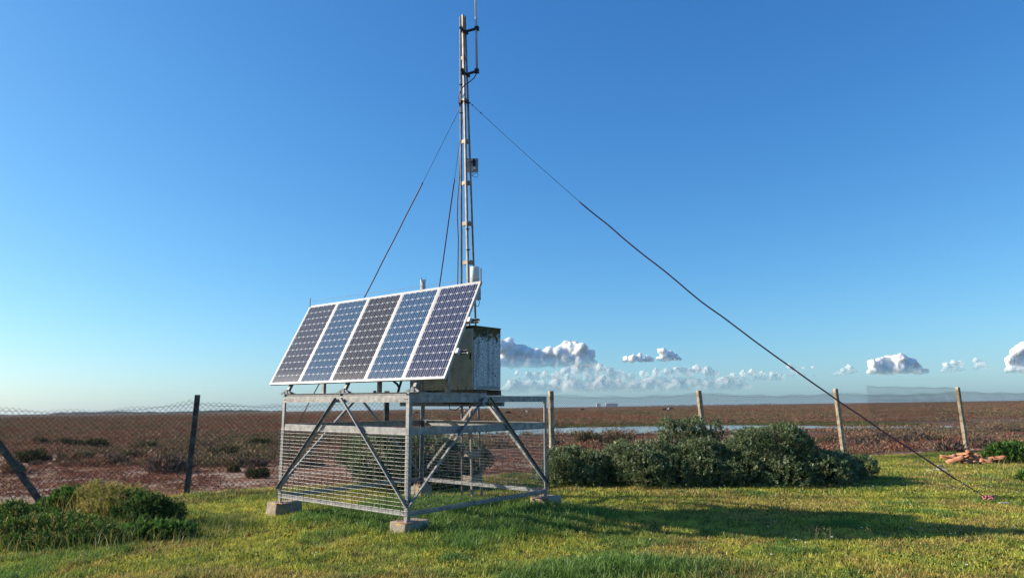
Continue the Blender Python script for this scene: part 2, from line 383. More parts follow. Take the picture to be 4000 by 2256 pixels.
def dirs(n, up, rng=RNG):
    d = rng.normal(size=(n, 3)); d /= np.linalg.norm(d, axis=1)[:, None]; d[:, 2] = np.abs(d[:, 2]); d = d*(1-up) + np.array([0, 0, 1])*up
    return d/np.linalg.norm(d, axis=1)[:, None]

# ---- lawn grass
def in_foot(x, y): return 0*x > 1
SR = Matrix(((0.7745925, 0.6323453, 0.0120795), (-0.6322814, 0.7746864, -0.0090129), (-0.0150572, -0.0006563, 0.9998864)))
SF = Vector((-1.424, 9.547, 0.274))
def s2w(l): return SF + SR @ Vector(l)
def sloc(x, y):        # ground point in the frame's own axes
    dx, dy = x-SF.x, y-SF.y; return .7746*dx-.6323*dy, .6323*dx+.7747*dy
def lush(x, y):
    a, b = sloc(x, y)
    dx = np.maximum(np.maximum(-2.2-a, a-.9), 0); dy = np.maximum(np.maximum(.35-b, b-2.7), 0)
    q = sst(1.0, .1, np.hypot(dx, dy) + .8*(fbm(x*1.3, y*1.3, 3)-.5))
    r = sst(1.5, .3, np.hypot((x-.9)/1.5, (y-7.35)/.5) + .9*(fbm(x*2, y*2, 3)-.5))
    r2 = sst(1.3, .2, np.hypot((x+5.3)/.7, (y-7.1)/.35) + .9*(fbm(x*2, y*2, 3)-.5))
    return np.maximum(np.maximum(q, r), r2)
def scatter(n, ymin, ymax, rng):
    Y = np.sqrt(rng.random(n)*(ymax**2-ymin**2)+ymin**2); X = (rng.random(n)*2-1)*.80*Y
    return X, Y
parts = []
for (y0, y1, n, ws, per, spread) in ((6.2, 9.5, 190000, .0065, 22, .040), (9.5, 13, 200000, .0075, 18, .05), (13, 23, 300000, .0095, 14, .075)):
    TX, TY = scatter(n//per, y0, y1, RNG); nt_ = len(TX)
    th = .75+.75*RNG.random(nt_)**2; tc = RNG.random((nt_, 1)); td = RNG.random(nt_)
    ti = np.repeat(np.arange(nt_), per); n = len(ti); X = TX[ti]+RNG.normal(size=n)*spread; Y = TY[ti]+RNG.normal(size=n)*spread*1.3
    ok = lawn_edge(X, Y) > .03 + .25*(RNG.random(n)-.5); X, Y, ti = X[ok], Y[ok], ti[ok]; n = len(X)
    lu = lush(X, Y); patch = fbm(X*.8+40, Y*.8, 4); fine = fbm(X*3.1, Y*3.1+20, 3); tuft = sst(.55, .70, fbm(X*1.6+9, Y*1.6+77, 3))
    h = (.030+.030*RNG.random(n))*(1+.8*(patch-.5))*th[ti] + tuft*.03*th[ti] + lu*(.04+.12*RNG.random(n)**1.5)
    col = np.where((td[ti] < .55)[:, None], np.array([.52, .47, .070]), np.array([.40, .44, .062]))
    grn = np.array([.135, .24, .045]); dry = np.array([.47, .31, .11])
    g = np.clip(tuft*.75 + sst(.50, .72, fine)*.5 + lu*.95 + .25*(td[ti] > .85) + .12*(RNG.random(n)-.3), 0, 1)[:, None]
    col = col*(1-g) + grn*g
    dd = (np.clip(sst(.50, .66, fbm(X*1.1+70, Y*1.1+31, 4))*.85, 0, 1)*(1-lu)*(RNG.random(n) < .6))[:, None]
    col = col*(1-dd) + dry*dd
    col = col*(.55+.8*tc[ti])*(.8+.4*RNG.random((n, 1)))
    P = np.stack([X, Y, lawn_z(X, Y)-.006], 1)
    parts.append(blades(P, h, ws*(1+.5*lu)*(.7+.6*RNG.random(n)), .25+.75*RNG.random(n), col))
def merge(parts):
    V = []; T = []; C = []; o = 0
    for v, t, c in parts: V.append(v); T.append(t+o); C.append(c); o += len(v)
    return np.concatenate(V), np.concatenate(T), np.concatenate(C)
V, T, C = merge(parts)
stuff(npmesh('lawn_grass', V, T, GRASSM, col=C), 'short olive green grass covering the ground round the frame', 'grass')
# broad clover and plantain leaves spread through the lawn
n = 26000; X, Y = scatter(n, 6.3, 14, RNG); k = (sst(.5, .66, fbm(X*1.9+5, Y*1.9+55, 3)) > RNG.random(n)) & (lawn_edge(X, Y) > .2); X, Y = X[k], Y[k]; n = len(X)
a_, b_ = sloc(X, Y); redz = (np.abs(b_+.7) < .7) & (a_ > -2.4) & (a_ < .4) & (RNG.random(n) < .4)
c = pick([(.05, .11, .02), (.08, .14, .025), (.12, .16, .03)], n); c[redz] = pick([(.22, .075, .03), (.30, .12, .05), (.16, .06, .03)], int(redz.sum()))
V, T, C = leaves(np.stack([X, Y, lawn_z(X, Y)+.015+.03*RNG.random(n)], 1), dirs(n, .25), .020+.024*RNG.random(n), .015+.012*RNG.random(n), c)
stuff(npmesh('clover_leaves', V, T, LEAF, col=C), 'small broad green and rusty leaves mixed in the lawn', 'ground cover')
# daisies and orange fallen petals
n = 110; X, Y = scatter(n, 6.8, 16, RNG); X = np.abs(X)*np.where(RNG.random(n) < .75, 1, -1); k = lawn_edge(X, Y) > .3; X, Y = X[k], Y[k]; n = len(X)
big = np.where(RNG.random(n) < .25, 1, 0)[:, None]; c = np.where(big, np.array([[.65, .22, .04]]), np.array([[.75, .75, .72]]))
parts = []
for q in range(5):
    a = q*2*PI/5; D = np.tile(np.array([[math.cos(a)*.9, math.sin(a)*.9, .42]]), (n, 1)); D /= np.linalg.norm(D[0])
    parts.append(leaves(np.stack([X, Y, lawn_z(X, Y)+.06], 1), D, np.full(n, .016), np.full(n, .014), c))
V, T, C = merge(parts)
stuff(npmesh('lawn_flowers', V, T, LEAF, col=C), 'tiny white daisies and orange petals dotted in the grass', 'flowers')
# seed stalks standing up out of the lawn
parts = []
S = [onground(x, y) for x, y in ((2250, 2050), (2340, 2080), (2455, 2100), (2460, 2075), (2420, 2085), (2790, 2090), (2230, 2010), (3200, 2125), (3225, 2125), (3240, 2120), (3480, 1848), (3500, 1846), (3530, 1850), (3455, 1840), (3390, 2118), (3760, 2100), (3850, 2100), (2160, 2010), (2175, 2012))]
for s in S:
    n = 2; P = np.array([[s.x, s.y, .02]]*n) + RNG.normal(size=(n, 3))*np.array([.03, .03, 0])
    parts.append(blades(P, .12+.12*RNG.random(n), np.full(n, .0035), .1+.25*RNG.random(n), pick([(.36, .28, .14), (.28, .24, .10)], n)))
    m = 8; t = RNG.random(m); Q = np.stack([s.x+RNG.normal(size=m)*.015, s.y+RNG.normal(size=m)*.015, .12+.08*t], 1); v, tt, c = leaves(Q, dirs(m, .5), np.full(m, .015), np.full(m, .006), pick([(.42, .33, .18), (.36, .30, .12)], m))
    t3 = np.concatenate([tt[:, [0, 1, 2]], tt[:, [0, 2, 3]]]); parts.append((v, t3, c))
V, T, C = merge(parts)
stuff(npmesh('seed_stalks', V, T, LEAF, col=C), 'dry seed stalks standing up out of the shaded lawn', 'grass')

# ---- shrubs
def shrub(name, label, cx, cy, rx, ry, h, nspr, cols, seed, leafL=.052, leafW=.020, per=12, lump=.30, upr=.45, group=None, cat='shrub', z0=0.0, extra=(), stems=9, spr=.09, stemh=.8, lobes=16):
    rng = np.random.default_rng(seed)
    root = empty(name, (cx, cy, z0)); tag(root, label, cat, group)
    S3 = np.array([rx, ry, h]); lob = [(np.array([0, 0, .30]), .70)]
    for k in range(lobes):
        d = dirs(1, .12, rng)[0]; lob.append((np.array([0, 0, .12])+d*np.array([.72, .72, .66])*(.75+.45*rng.random()), .20+.17*rng.random()))
    for (x, y, z, r) in extra: lob.append((np.array([x/rx, y/ry, z/h]), r))
    wts = np.array([r*r for c, r in lob]); wts[0] *= .55; wts /= wts.sum(); P = []; O = []
    for (c, r), wt in zip(lob, wts):
        m = int(nspr*wt*2.0)+4; d = rng.normal(size=(m, 3)); d /= np.linalg.norm(d, axis=1)[:, None]
        lump_ = np.array([1+.16*mnoise.noise(Vector(q)*2.3+Vector((seed+r*40, 0, 0))) for q in d])
        P.append(c+d*(r*lump_*(1-.22*rng.random(m)**1.5))[:, None]); O.append(d)
    P = np.concatenate(P); O = np.concatenate(O); k = P[:, 2] > .015
    for c, r in lob: k &= np.linalg.norm(P-c, axis=1) > r*.74
    P, O = P[k], O[k]
    if len(P) > nspr: q = rng.permutation(len(P))[:nspr]; P, O = P[q], O[q]
    P = P*S3
    n = len(P); tone = np.repeat(pick(cols, n, rng, .25), per, 0)
    ax = O*(1-upr)+np.array([0, 0, 1])*upr + rng.normal(size=(n, 3))*.25; ax /= np.linalg.norm(ax, axis=1)[:, None]
    t = rng.random((n, per)); B = (P[:, None, :] + ax[:, None, :]*(t*spr)[:, :, None]).reshape(-1, 3)
    D = np.repeat(ax, per, 0)*.9 + rng.normal(size=(n*per, 3))*.55; D /= np.linalg.norm(D, axis=1)[:, None]
    V, T, C = leaves(B, D, leafL*(.6+.8*rng.random(n*per)), leafW*(.7+.6*rng.random(n*per)), tone*(.8+.4*rng.random((n*per, 1))), rng)
    mi = nspr//2; d = dirs(mi, .1, rng); Q = d*(rng.random((mi, 1))**.4)*np.array([.66*rx, .66*ry, .62*h]); Q[:, 2] += .08*h
    v2, t2, c2 = leaves(Q, dirs(mi, .3, rng), np.full(mi, leafL*2.6), np.full(mi, leafL*1.3), pick(cols, mi, rng, .25), rng)
    V, T, C = merge([(V, T, C), (v2, t2, c2)])
    npmesh('foliage', V, T, LEAF, root, C)
    mb = MB()
    for k in range(stems):
        a = rng.random()*2*PI; d = .2+.6*rng.random(); e_ = Vector((math.cos(a)*d*rx*.8, math.sin(a)*d*ry*.8, h*stemh*(1-.4*d)))
        m_ = Vector((e_.x*.4, e_.y*.4, e_.z*.6)); mb.tube([(e_.x*.08, e_.y*.08, -.05), m_, e_], [.022, .014, .006], 5)
    mb.build('stems', WOOD, root)
    return root
GB = [(.115, .165, .07), (.16, .215, .10), (.075, .115, .045), (.27, .32, .18), (.15, .165, .075)]
SHG = 'grey-green shrubs between the frame and the fence'
shrub('saltbush', 'largest dome-shaped grey-green shrub in front of the concrete fence posts', 5.55, 15.5, 1.42, 1.3, 1.10, 6200, GB, 21, group=SHG, lobes=26, extra=[(-.9, -.75, .22, .30), (-.1, -1.0, .2, .30), (.75, -.9, .22, .32), (1.1, -.5, .25, .28)])
shrub('saltbush', 'rounded shrub leaning against the left side of the largest shrub', 4.05, 15.35, 1.05, 1.0, .86, 3600, GB, 27, group=SHG, lobes=18)
shrub('saltbush', 'low dark shrub lobe at the right foot of the largest shrub', 6.95, 15.75, .95, .8, .52, 1500, GB, 22, group=SHG)
shrub('saltbush', 'mid-sized shrub between the low hedge-like shrub and the one leaning on the largest shrub', 2.75, 15.3, 1.0, .95, .88, 2200, GB, 23, group=SHG, extra=[(.5, -.5, .25, .4)])
shrub('saltbush', 'low dark hedge-like shrub just right of the frame', 1.35, 15.4, .95, .75, .68, 1700, GB, 24, group=SHG, upr=.75)
shrub('saltbush', 'tall upright sprigged shrub growing round the second pale fence post', 4.15, 17.3, .95, .7, 1.2, 1500, GB, 25, group=SHG, upr=.8, lump=.4, extra=[(-.45, 0, 1.05, .22), (.25, 0, 1.1, .2), (.75, -.1, 1.0, .2)])
shrub('saltbush', 'wide shrub growing behind the wire mesh of the frame', -2.1, 15.2, 1.75, .85, 1.08, 3600, GB, 26, group=SHG, upr=.65)

# weed clump at left: several plants
WG = 'weeds growing in the mound at left'
NET = [(.07, .15, .026), (.10, .19, .036), (.05, .11, .024)]
DRY = [(.36, .30, .08), (.30, .28, .065), (.42, .33, .13)]
MIX = NET+NET+[(.20, .20, .05), (.14, .17, .035), (.16, .11, .045)]
shrub('weed_plant', 'bright green nettle-like weed at the back left of the weedy mound', -6.72, 10.9, .40, .38, .54, 650, NET, 31, .060, .030, 8, group=WG, cat='weed', upr=.5, stemh=.6, lobes=9)
shrub('weed_plant', 'pale green leafy weed at the far left end of the mound', -6.9, 10.0, .55, .5, .40, 900, MIX, 32, .05, .022, 8, group=WG, cat='weed', upr=.5, stemh=.6, lobes=9)
shrub('weed_plant', 'dark green bushy weed at the right of the weedy mound', -5.35, 10.45, .58, .48, .46, 1000, [(.05, .10, .026), (.065, .13, .03), (.11, .15, .036)], 33, .045, .020, 9, group=WG, cat='weed', upr=.45, stemh=.6, lobes=12)
shrub('weed_plant', 'yellowish dry weed topping the middle of the mound', -5.95, 10.75, .85, .45, .58, 900, DRY+[(.16, .19, .04)], 34, .05, .011, 9, group=WG, cat='weed', upr=.7, stemh=.7, lobes=12)
shrub('weed_plant', 'mixed brown and green weed at the front of the mound', -5.95, 9.5, .95, .6, .32, 1500, MIX+NET+DRY[:1], 35, .045, .018, 8, group=WG, cat='weed', upr=.6, stemh=.6, lobes=12)
shrub('weed_plant', 'low broad-leaved weed with pale flowers right of the mound', -4.75, 9.55, .58, .32, .16, 330, NET, 36, .085, .05, 5, group=WG, cat='weed', upr=.3, stemh=.6, lobes=9)
parts = []
for (cx, cy, rx, ry, n, h0, h1, cols) in ((-5.9, 10.7, .9, .4, 1300, .35, .72, DRY), (-5.9, 9.6, 1.3, .9, 6500, .08, .36, DRY+[(.15, .19, .04)]*3+NET), (-4.6, 9.7, .8, .5, 2600, .08, .24, [(.16, .20, .04), (.26, .25, .06)]), (-4.3, 10.4, .6, .35, 1600, .12, .28, [(.09, .15, .03), (.16, .19, .04)]),
                                     (-6.9, 10.3, .8, .9, 1800, .10, .36, DRY+[(.15, .19, .04)]*2), (7.9, 16.6, .5, .5, 250, .12, .3, DRY), (12.0, 15.0, 1.3, 1.6, 1500, .2, .55, DRY+[(.15, .20, .04)]*2)):
    X = cx+RNG.normal(size=n)*rx*.5; Y = cy+RNG.normal(size=n)*ry*.5
    parts.append(blades(np.stack([X, Y, 0*X], 1), h0+(h1-h0)*RNG.random(n), .0035+.005*RNG.random(n), .15+.6*RNG.random(n), pick(cols, n, j=.35)))
V, T, C = merge(parts)
stuff(npmesh('tall_grass', V, T, GRASSM, col=C), 'taller yellow and green grass growing through the weeds', 'grass')
WR = 'weeds by the tile pile'
shrub('weed_plant', 'leafy green weed behind the pile of roof tiles', 13.3, 19.2, .62, .5, .46, 420, NET, 41, .11, .035, 8, group=WR, cat='weed', upr=.5, stemh=.6)
shrub('weed_plant', 'smaller green weed right of the tile pile', 14.2, 18.9, .45, .45, .36, 300, NET, 42, .10, .035, 8, group=WR, cat='weed', upr=.5, stemh=.6)
shrub('weed_plant', 'yellow-green weed with dry stalks at the right edge', 12.6, 16.4, .6, .8, .62, 900, [(.10, .16, .03), (.15, .17, .05), (.22, .19, .07)], 43, .08, .03, 8, group=WR, cat='weed', upr=.55, stemh=.6)
shrub('weed_plant', 'small dark green weed low in the lawn near the right edge', 10.7, 14.7, .35, .3, .22, 260, NET, 44, .09, .04, 6, group=WR, cat='weed', upr=.35, stemh=.6)

# ---- saltmarsh scrub
def scrub_mesh(n, rng, cols, hw=1.0):
    """a low dome of fine upright twigs, unit radius and height"""
    d = rng.normal(size=(n, 3)); d /= np.linalg.norm(d, axis=1)[:, None]; d[:, 2] = np.abs(d[:, 2])
    r = .55+.45*rng.random(n)**.5
    ln = .75+.5*np.array([mnoise.noise(Vector(q)*1.8+Vector((rng.random()*0+n, 0, 0))) for q in d])
    P = d*(r*ln)[:, None]; P[:, 2] *= hw
    D = dirs(n, .5, rng)*.6+d*.4; D /= np.linalg.norm(D, axis=1)[:, None]
    return leaves(P-D*.1, D, .22+.22*rng.random(n), .05+.06*rng.random(n), pick(cols, n, rng, .3), rng)
BR = [(.26, .145, .10), (.21, .125, .08), (.32, .20, .14), (.18, .13, .07), (.38, .26, .19), (.23, .17, .09)]
OL = [(.15, .125, .062), (.19, .155, .085), (.12, .105, .05), (.21, .145, .095)]
GRN = [(.075, .085, .035), (.11, .115, .045), (.06, .065, .03), (.12, .09, .05)]
RD = [(.28, .115, .075), (.22, .09, .055), (.31, .15, .10)]
protos = {}
for nm, cols, k in (('brown', BR, 900), ('olive', OL, 900), ('green', GRN, 900), ('grey', [(.20, .15, .12), (.15, .10, .08), (.11, .08, .06)], 500)):
    protos[nm] = [scrub_mesh(k, np.random.default_rng(60+i), cols) for i in range(3)]
_pm = {}
def marsh_shrub(kind, x, y, r, h, label, group):
    i = random.randrange(3); key = (kind, i)
    if key not in _pm:
        V, T, C = protos[kind][i]; o = npmesh('marsh_shrub', V, T, SCRUBM, col=C); _pm[key] = o
    else:
        o = _pm[key].copy(); COL.objects.link(o)
    o.location = (x, y, 0); o.scale = (r, r*random.uniform(.75, 1), h); o.rotation_euler = (0, 0, random.random()*6.28)
    return tag(o, label, 'shrub', group)
MG = 'low shrubs on the saltmarsh beyond the fence'
for (x, y, wd, ht, kind, lab) in (
        (905, 1844, 62, 40, 'green', 'small bright green mound just right of the leftmost dark fence post'),
        (1000, 1867, 105, 50, 'green', 'larger green mound beside the left edge of the frame'),
        (880, 1820, 110, 45, 'brown', 'rusty brown shrub behind the small green mound by the dark post'),
        (970, 1858, 60, 55, 'grey', 'bare grey twiggy shrub between the two green mounds'),
        (860, 1782, 150, 50, 'olive', 'wide olive shrub mat right of the dark fence post'),
        (1000, 1745, 100, 45, 'green', 'dark green tussock behind the left side of the frame'),
        (330, 1750, 150, 45, 'green', 'wide dark green tussock at the back of the bare strip at left'),
        (215, 1745, 110, 45, 'olive', 'olive tussock left of the wide dark green tussock'),
        (140, 1740, 100, 45, 'olive', 'leftmost olive tussock bordering the bare strip'),
        (90, 1805, 140, 60, 'green', 'dark green shrub behind the leaning strut'),
        (20, 1850, 120, 70, 'brown', 'brown shrub at the left edge beside the leaning strut'),
        (270, 1808, 170, 50, 'olive', 'low olive shrub standing alone on the bare strip'),
        (160, 1800, 70, 30, 'brown', 'small brown shrub left of the lone olive shrub'),
        (620, 1850, 190, 85, 'grey', 'large bushy grey-brown shrub left of the dark fence post'),
        (540, 1760, 140, 50, 'olive', 'olive shrub behind the bushy grey-brown shrub'),
        (2300, 1735, 150, 60, 'olive', 'olive shrub on the near bank of the pond left of centre'),
        (2330, 1755, 110, 45, 'brown', 'brown shrub in front of the olive pond-bank shrub'),
        (2430, 1740, 150, 60, 'olive', 'rounded olive shrub on the pond bank between the two pale posts'),
        (2520, 1755, 130, 45, 'brown', 'brown shrub running toward the big shrubs from the pond bank'),
        (2175, 1730, 90, 30, 'brown', 'small dark red shrub by the first pale post'),
        (3240, 1745, 130, 50, 'olive', 'olive shrub just left of the leaning third pale post'),
        (3400, 1740, 160, 50, 'brown', 'brown shrub right of the leaning third pale post'),
        (3610, 1735, 170, 55, 'grey', 'grey-brown bushy shrub below the right end of the pond'),
        (3740, 1770, 130, 60, 'grey', 'grey twiggy shrub at the foot of the rightmost pale post'),
        (3880, 1750, 150, 50, 'grey', 'grey-brown shrub right of the rightmost pale post')):
    g = onground(x, y); s = g.y/F_PX; marsh_shrub(kind, g.x, g.y+wd*s*.3, wd*s*.5, ht*s*.8, lab, MG)
cnt = 0
for _ in range(4000):
    Y = random.uniform(16, 46); X = random.uniform(-.8, .8)*Y
    if cnt >= 70: break
    if fdist(X, Y) < 1.2 or float(fbm(X*.16+3, Y*.16, 3)) < .5: continue
    if 38 < Y and X > -6: continue
    r = random.uniform(.25, .75); marsh_shrub(random.choice(['brown', 'brown', 'olive', 'grey']), X, Y, r, r*random.uniform(.35, .6), 'low brownish saltmarsh shrub on the plain beyond the fence', 'scattered low shrubs on the saltmarsh'); cnt += 1
# mass of scrub: denser outward
def place_many(shapes, X, Y, R, H, rng, zr=0.0):
    parts = []
    pn = fbm(X*.13+50, Y*.05+20, 4)+.16*rng.normal(size=len(X)); ch = np.clip(np.argsort(np.argsort(pn))*len(shapes)//max(1, len(X)), 0, len(shapes)-1); rot = rng.random(len(X))*2*PI
    for i, (V, T, C) in enumerate(shapes):
        k = np.where(ch == i)[0]
        if not len(k): continue
        c, s = np.cos(rot[k])[:, None], np.sin(rot[k])[:, None]; v = V[None]
        x = (v[..., 0]*c-v[..., 1]*s)*R[k][:, None]+X[k][:, None]; y = (v[..., 0]*s+v[..., 1]*c)*R[k][:, None]+Y[k][:, None]; z = v[..., 2]*H[k][:, None]+zr
        VV = np.stack([x, y, z], -1).reshape(-1, 3); TT = (T[None]+(np.arange(len(k))*len(V))[:, None, None]).reshape(-1, 4)
        CC = (C[None]*(.75+.5*rng.random((len(k), 1, 1)))).reshape(-1, 3); parts.append((VV, TT, CC))
    return merge(parts)
rng = np.random.default_rng(77)
def bare(X, Y): return sst(.8, .35, np.hypot((X+11.5)/6.5, (Y-26.2-.1*(X+11.5))/2.3)+.5*(fbm(X*.5, Y*.5, 3)-.5))
def pond_free(X, Y): return ~((X > -6) & (X < 32) & (Y > 38.5) & (Y < 62))
sm = [scrub_mesh(44, np.random.default_rng(90+i), c) for i, c in enumerate((OL, OL, BR, BR, BR, RD))]
Y = 17+243*rng.random(42000)**1.7; X = (rng.random(len(Y))*2-1)*.82*Y
den = fbm(X*.16+3, Y*.16, 4); k = (fdist(X, Y) > .7) & pond_free(X, Y) & (bare(X, Y) < rng.random(len(X))*1.1) & (den > .55-.34*sst(27, 46, Y-.25*X-18*sst(-3, 1, X))) ; X, Y = X[k], Y[k]
a1 = place_many(sm, X, Y, (.16+.34*rng.random(len(X))**1.5)*(1+Y/70), (.13+.17*rng.random(len(X)))*(1+Y/160), rng)
sf = [scrub_mesh(16, np.random.default_rng(120+i), c) for i, c in enumerate((OL, OL, BR, BR, BR, RD))]
Y = np.sqrt(rng.random(26000)**1.5*(1400**2-200**2)+200**2); X = (rng.random(len(Y))*2-1)*.82*Y
a2 = place_many(sf, X, Y, (1.2+2.5*rng.random(len(X)))*(1+Y/500), (.28+.2*rng.random(len(X)))*(1+Y/2500), rng)
# low red succulent mats near the fence
st = [scrub_mesh(60, np.random.default_rng(140+i), RD+BR[:2]) for i in range(3)]
Y = np.sqrt(rng.random(9000)*(40**2-15**2)+15**2); X = (rng.random(len(Y))*2-1)*.82*Y
k = (fdist(X, Y) > .6) & (fbm(X*.35+8, Y*.35+4, 4) > .43+.08*sst(0, 8, X)) & pond_free(X, Y) & (bare(X, Y) < rng.random(len(X))*1.1); X, Y = X[k], Y[k]
a3 = place_many(st, X, Y, .18+.3*rng.random(len(X)), .05+.07*rng.random(len(X)), rng)
# green rim round the pond
sg = [scrub_mesh(40, np.random.default_rng(150+i), [(.13, .15, .045), (.17, .165, .06), (.10, .11, .04)]) for i in range(2)]
X = rng.random(1500)*38-7; Y = 58.5+rng.random(1500)**1.5*14-.02*np.abs(X-8)-6*sst(17, 28, X)
a4 = place_many(sg, X, Y, .4+.8*rng.random(len(X)), .05+.10*rng.random(len(X)), rng)
X = rng.random(300)*38-7; Y = 41.5+rng.normal(size=300)*.8+.12*np.maximum(X-14, 0); a5 = place_many(sm, X, Y, .3+.5*rng.random(300), .15+.3*rng.random(300), rng)
V, T, C = merge([a1, a2, a3, a4, a5])
stuff(npmesh('saltmarsh_scrub', V, T, SCRUBM, col=C), 'reddish brown scrub covering the flat plain to the horizon', 'scrub')
# clods and stones on the bare ground by the fence
Y = np.sqrt(rng.random(9000)*(27**2-14**2)+14**2); X = (rng.random(len(Y))*2-1)*.82*Y; fd = fdist(X, Y); k = (fd > -.1) & (fd < 4.5) & (lawn_edge(X, Y) < .1); X, Y = X[k], Y[k]; n = len(X)
r = .015+.045*rng.random(n)**3
oc = np.array([[1, 0, 0], [0, 1, 0], [-1, 0, 0], [0, -1, 0], [0, 0, .7], [0, 0, -.4]]); tr = np.array([[0, 1, 4], [1, 2, 4], [2, 3, 4], [3, 0, 4]])
V = (oc[None]*r[:, None, None]*(.6+.8*rng.random((n, 6, 3)))+np.stack([X, Y, 0*X], 1)[:, None]).reshape(-1, 3)
T = (tr[None]+(np.arange(n)*6)[:, None, None]).reshape(-1, 3); C = np.repeat(pick([(.30, .20, .15), (.38, .27, .21), (.22, .14, .10), (.45, .36, .30)], n, rng), 6, 0)
stuff(npmesh('soil_clods', V, T, SCRUBM, col=C), 'clods and pebbles on bare soil just past the fence', 'stones')

# ------------------------------------------------------------------ steel frame (own axes: x along left face, y along right face)
W1, W2, HM, HB = 3.002, 3.097, 1.141, 1.48
frame = empty('steel_frame', SF, SR)
tag(frame, 'galvanised steel frame with wire mesh sides standing on concrete blocks', 'steel frame')
CORN = {'F': (0, 0), 'L': (-W1, 0), 'R': (0, W2), 'B': (-W1, W2)}
pw = .062
for kx, (cx, cyy) in CORN.items():
    sx = -1 if cx == 0 else 1; sy = 1 if cyy == 0 else -1; m = MB()
    m.b2((cx, cyy, -.075), (cx+sx*pw, cyy+sy*.007, HB+.002)); m.b2((cx, cyy+sy*.007, -.075), (cx+sx*.007, cyy+sy*pw, HB+.002))
    m.build('post', STEEL, frame)
    m = MB(); bx0 = cx+sx*.07; by0 = cyy+sy*.07
    m.box((bx0, by0, -.08), (.22, .22, .010))
    for q in (-1, 1):
        m.tube([(bx0+q*.075, by0-.03, -.08), (bx0+q*.075, by0-.03, -.02), (bx0+q*.075, by0+.1, -.015), (bx0+q*.075, by0+.1, -.075)], .006, 6)
        m.tube([(bx0+q*.09, by0-.09, -.08), (bx0+q*.09, by0-.09, -.045)], .008, 6)
    m.build('base_plate', mat('rusty_plate', [(.35, (.28, .11, .06)), (.6, (.45, .36, .33))], .8, .2, 12), frame)
edges = [('L', 'F', (0, -1)), ('F', 'R', (1, 0)), ('R', 'B', (0, 1)), ('B', 'L', (-1, 0))]
def wire_panel(p, q, z0, z1, nv, dz, r=.0023, over=.03):
    """welded mesh: p,q (x,y) ends of the face"""
    p, q = Vector((p[0], p[1], 0)), Vector((q[0], q[1], 0)); d = (q-p).normalized(); L = (q-p).length; m = MB()
    a, b = -over, L+over; z = z0
    while z <= z1+1e-6:
        m.tube([p+d*a+Vector((0, 0, z)), p+d*b+Vector((0, 0, z))], r, 5, False); z += dz
    nrm = Vector((d.y, -d.x, 0))*.0045
    for i in range(nv+1):
        x = a+(b-a)*i/nv; m.tube([p+d*x+nrm+Vector((0, 0, z0)), p+d*x+nrm+Vector((0, 0, z-dz))], r, 5, False)
    return m
for a, b, nrm in edges:
    A_, B_ = Vector(CORN[a]), Vector(CORN[b]); d = (B_-A_).normalized(); n_ = Vector(nrm)
    def P3(t, o, z): v = A_+d*t+n_*o; return (v.x, v.y, z)
    L = (B_-A_).length
    # top channel: web outside, flanges inward
    m = MB(); e0 = -.003
    m.b2(P3(-.002, .004, HB), P3(L+.002, -.004, HB+.092)); m.b2(P3(.05, -.004, HB+.002), P3(L-.05, -.045, HB+.008)); m.b2(P3(.05, -.004, HB+.084), P3(L-.05, -.045, HB+.090))
    for t in (.05, .09, L-.05, L-.09): m.tube([P3(t, .004, HB+.045), P3(t, .014, HB+.045)], .009, 6)
    m.build('top_beam', STEEL, frame)
    m = MB(); m.b2(P3(pw+.002, -.008, HM-.105), P3(L-pw-.002, -.015, HM)); m.b2(P3(pw+.002, -.015, HM-.007), P3(L-pw-.002, -.075, HM-.001)); m.build('mid_rail', STEEL, frame)
    m = MB(); m.b2(P3(pw+.002, -.008, .004), P3(L-pw-.002, -.015, .056)); m.b2(P3(.02, .004, -.002), P3(L-.02, -.05, .003)); m.build('bottom_rail', STEEL, frame)
    # inverted V braces, angle section
    for s in (0, 1):
        top = Vector(P3(L/2+(-.06 if s == 0 else .06), .022, HB+.05)); bot = Vector(P3(.0 if s == 0 else L, .022, .12)); m = MB()
        nn = Vector((n_.x, n_.y, 0)); ax = (bot-top).normalized(); side = ax.cross(nn).normalized()*(1 if s == 0 else -1)
        m.bar(top, bot, .046, .005, nn); m.bar(top-side*.0+nn*.018+side*.022, bot+nn*.018+side*.022, .005, .034, nn)
        for q in (top+ax*.03, bot-ax*.04): m.tube([q, q+nn*.012], .011, 6)
        m.build('brace', STEEL, frame)
    m = wire_panel(P3(0, .010, 0)[:2], P3(L, .010, 0)[:2], .012, HM-.045, 21, .0522)
    m.build('wire_mesh', WIRE, frame)
# inner bearers that carry the cabinets
for yb in (1.42, 1.86):
    m = MB(); m.b2((-1.75, yb-.03, HB-.065), (.09, yb+.03, HB-.002)); m.build('bearer', STEEL_D, frame)
m = MB(); m.b2((-.35, 1.0, HB-.03), (-.10, 1.30, HB-.004)); m.tube([(-.25, 1.02, HB-.02), (-.2, .98, HB-.10), (-.12, 1.02, HB-.12), (-.06, 1.1, HB-.05), (-.05, 1.2, HB-.01)], .006, 6)
m.build('cable_tray', BLACKR, frame)

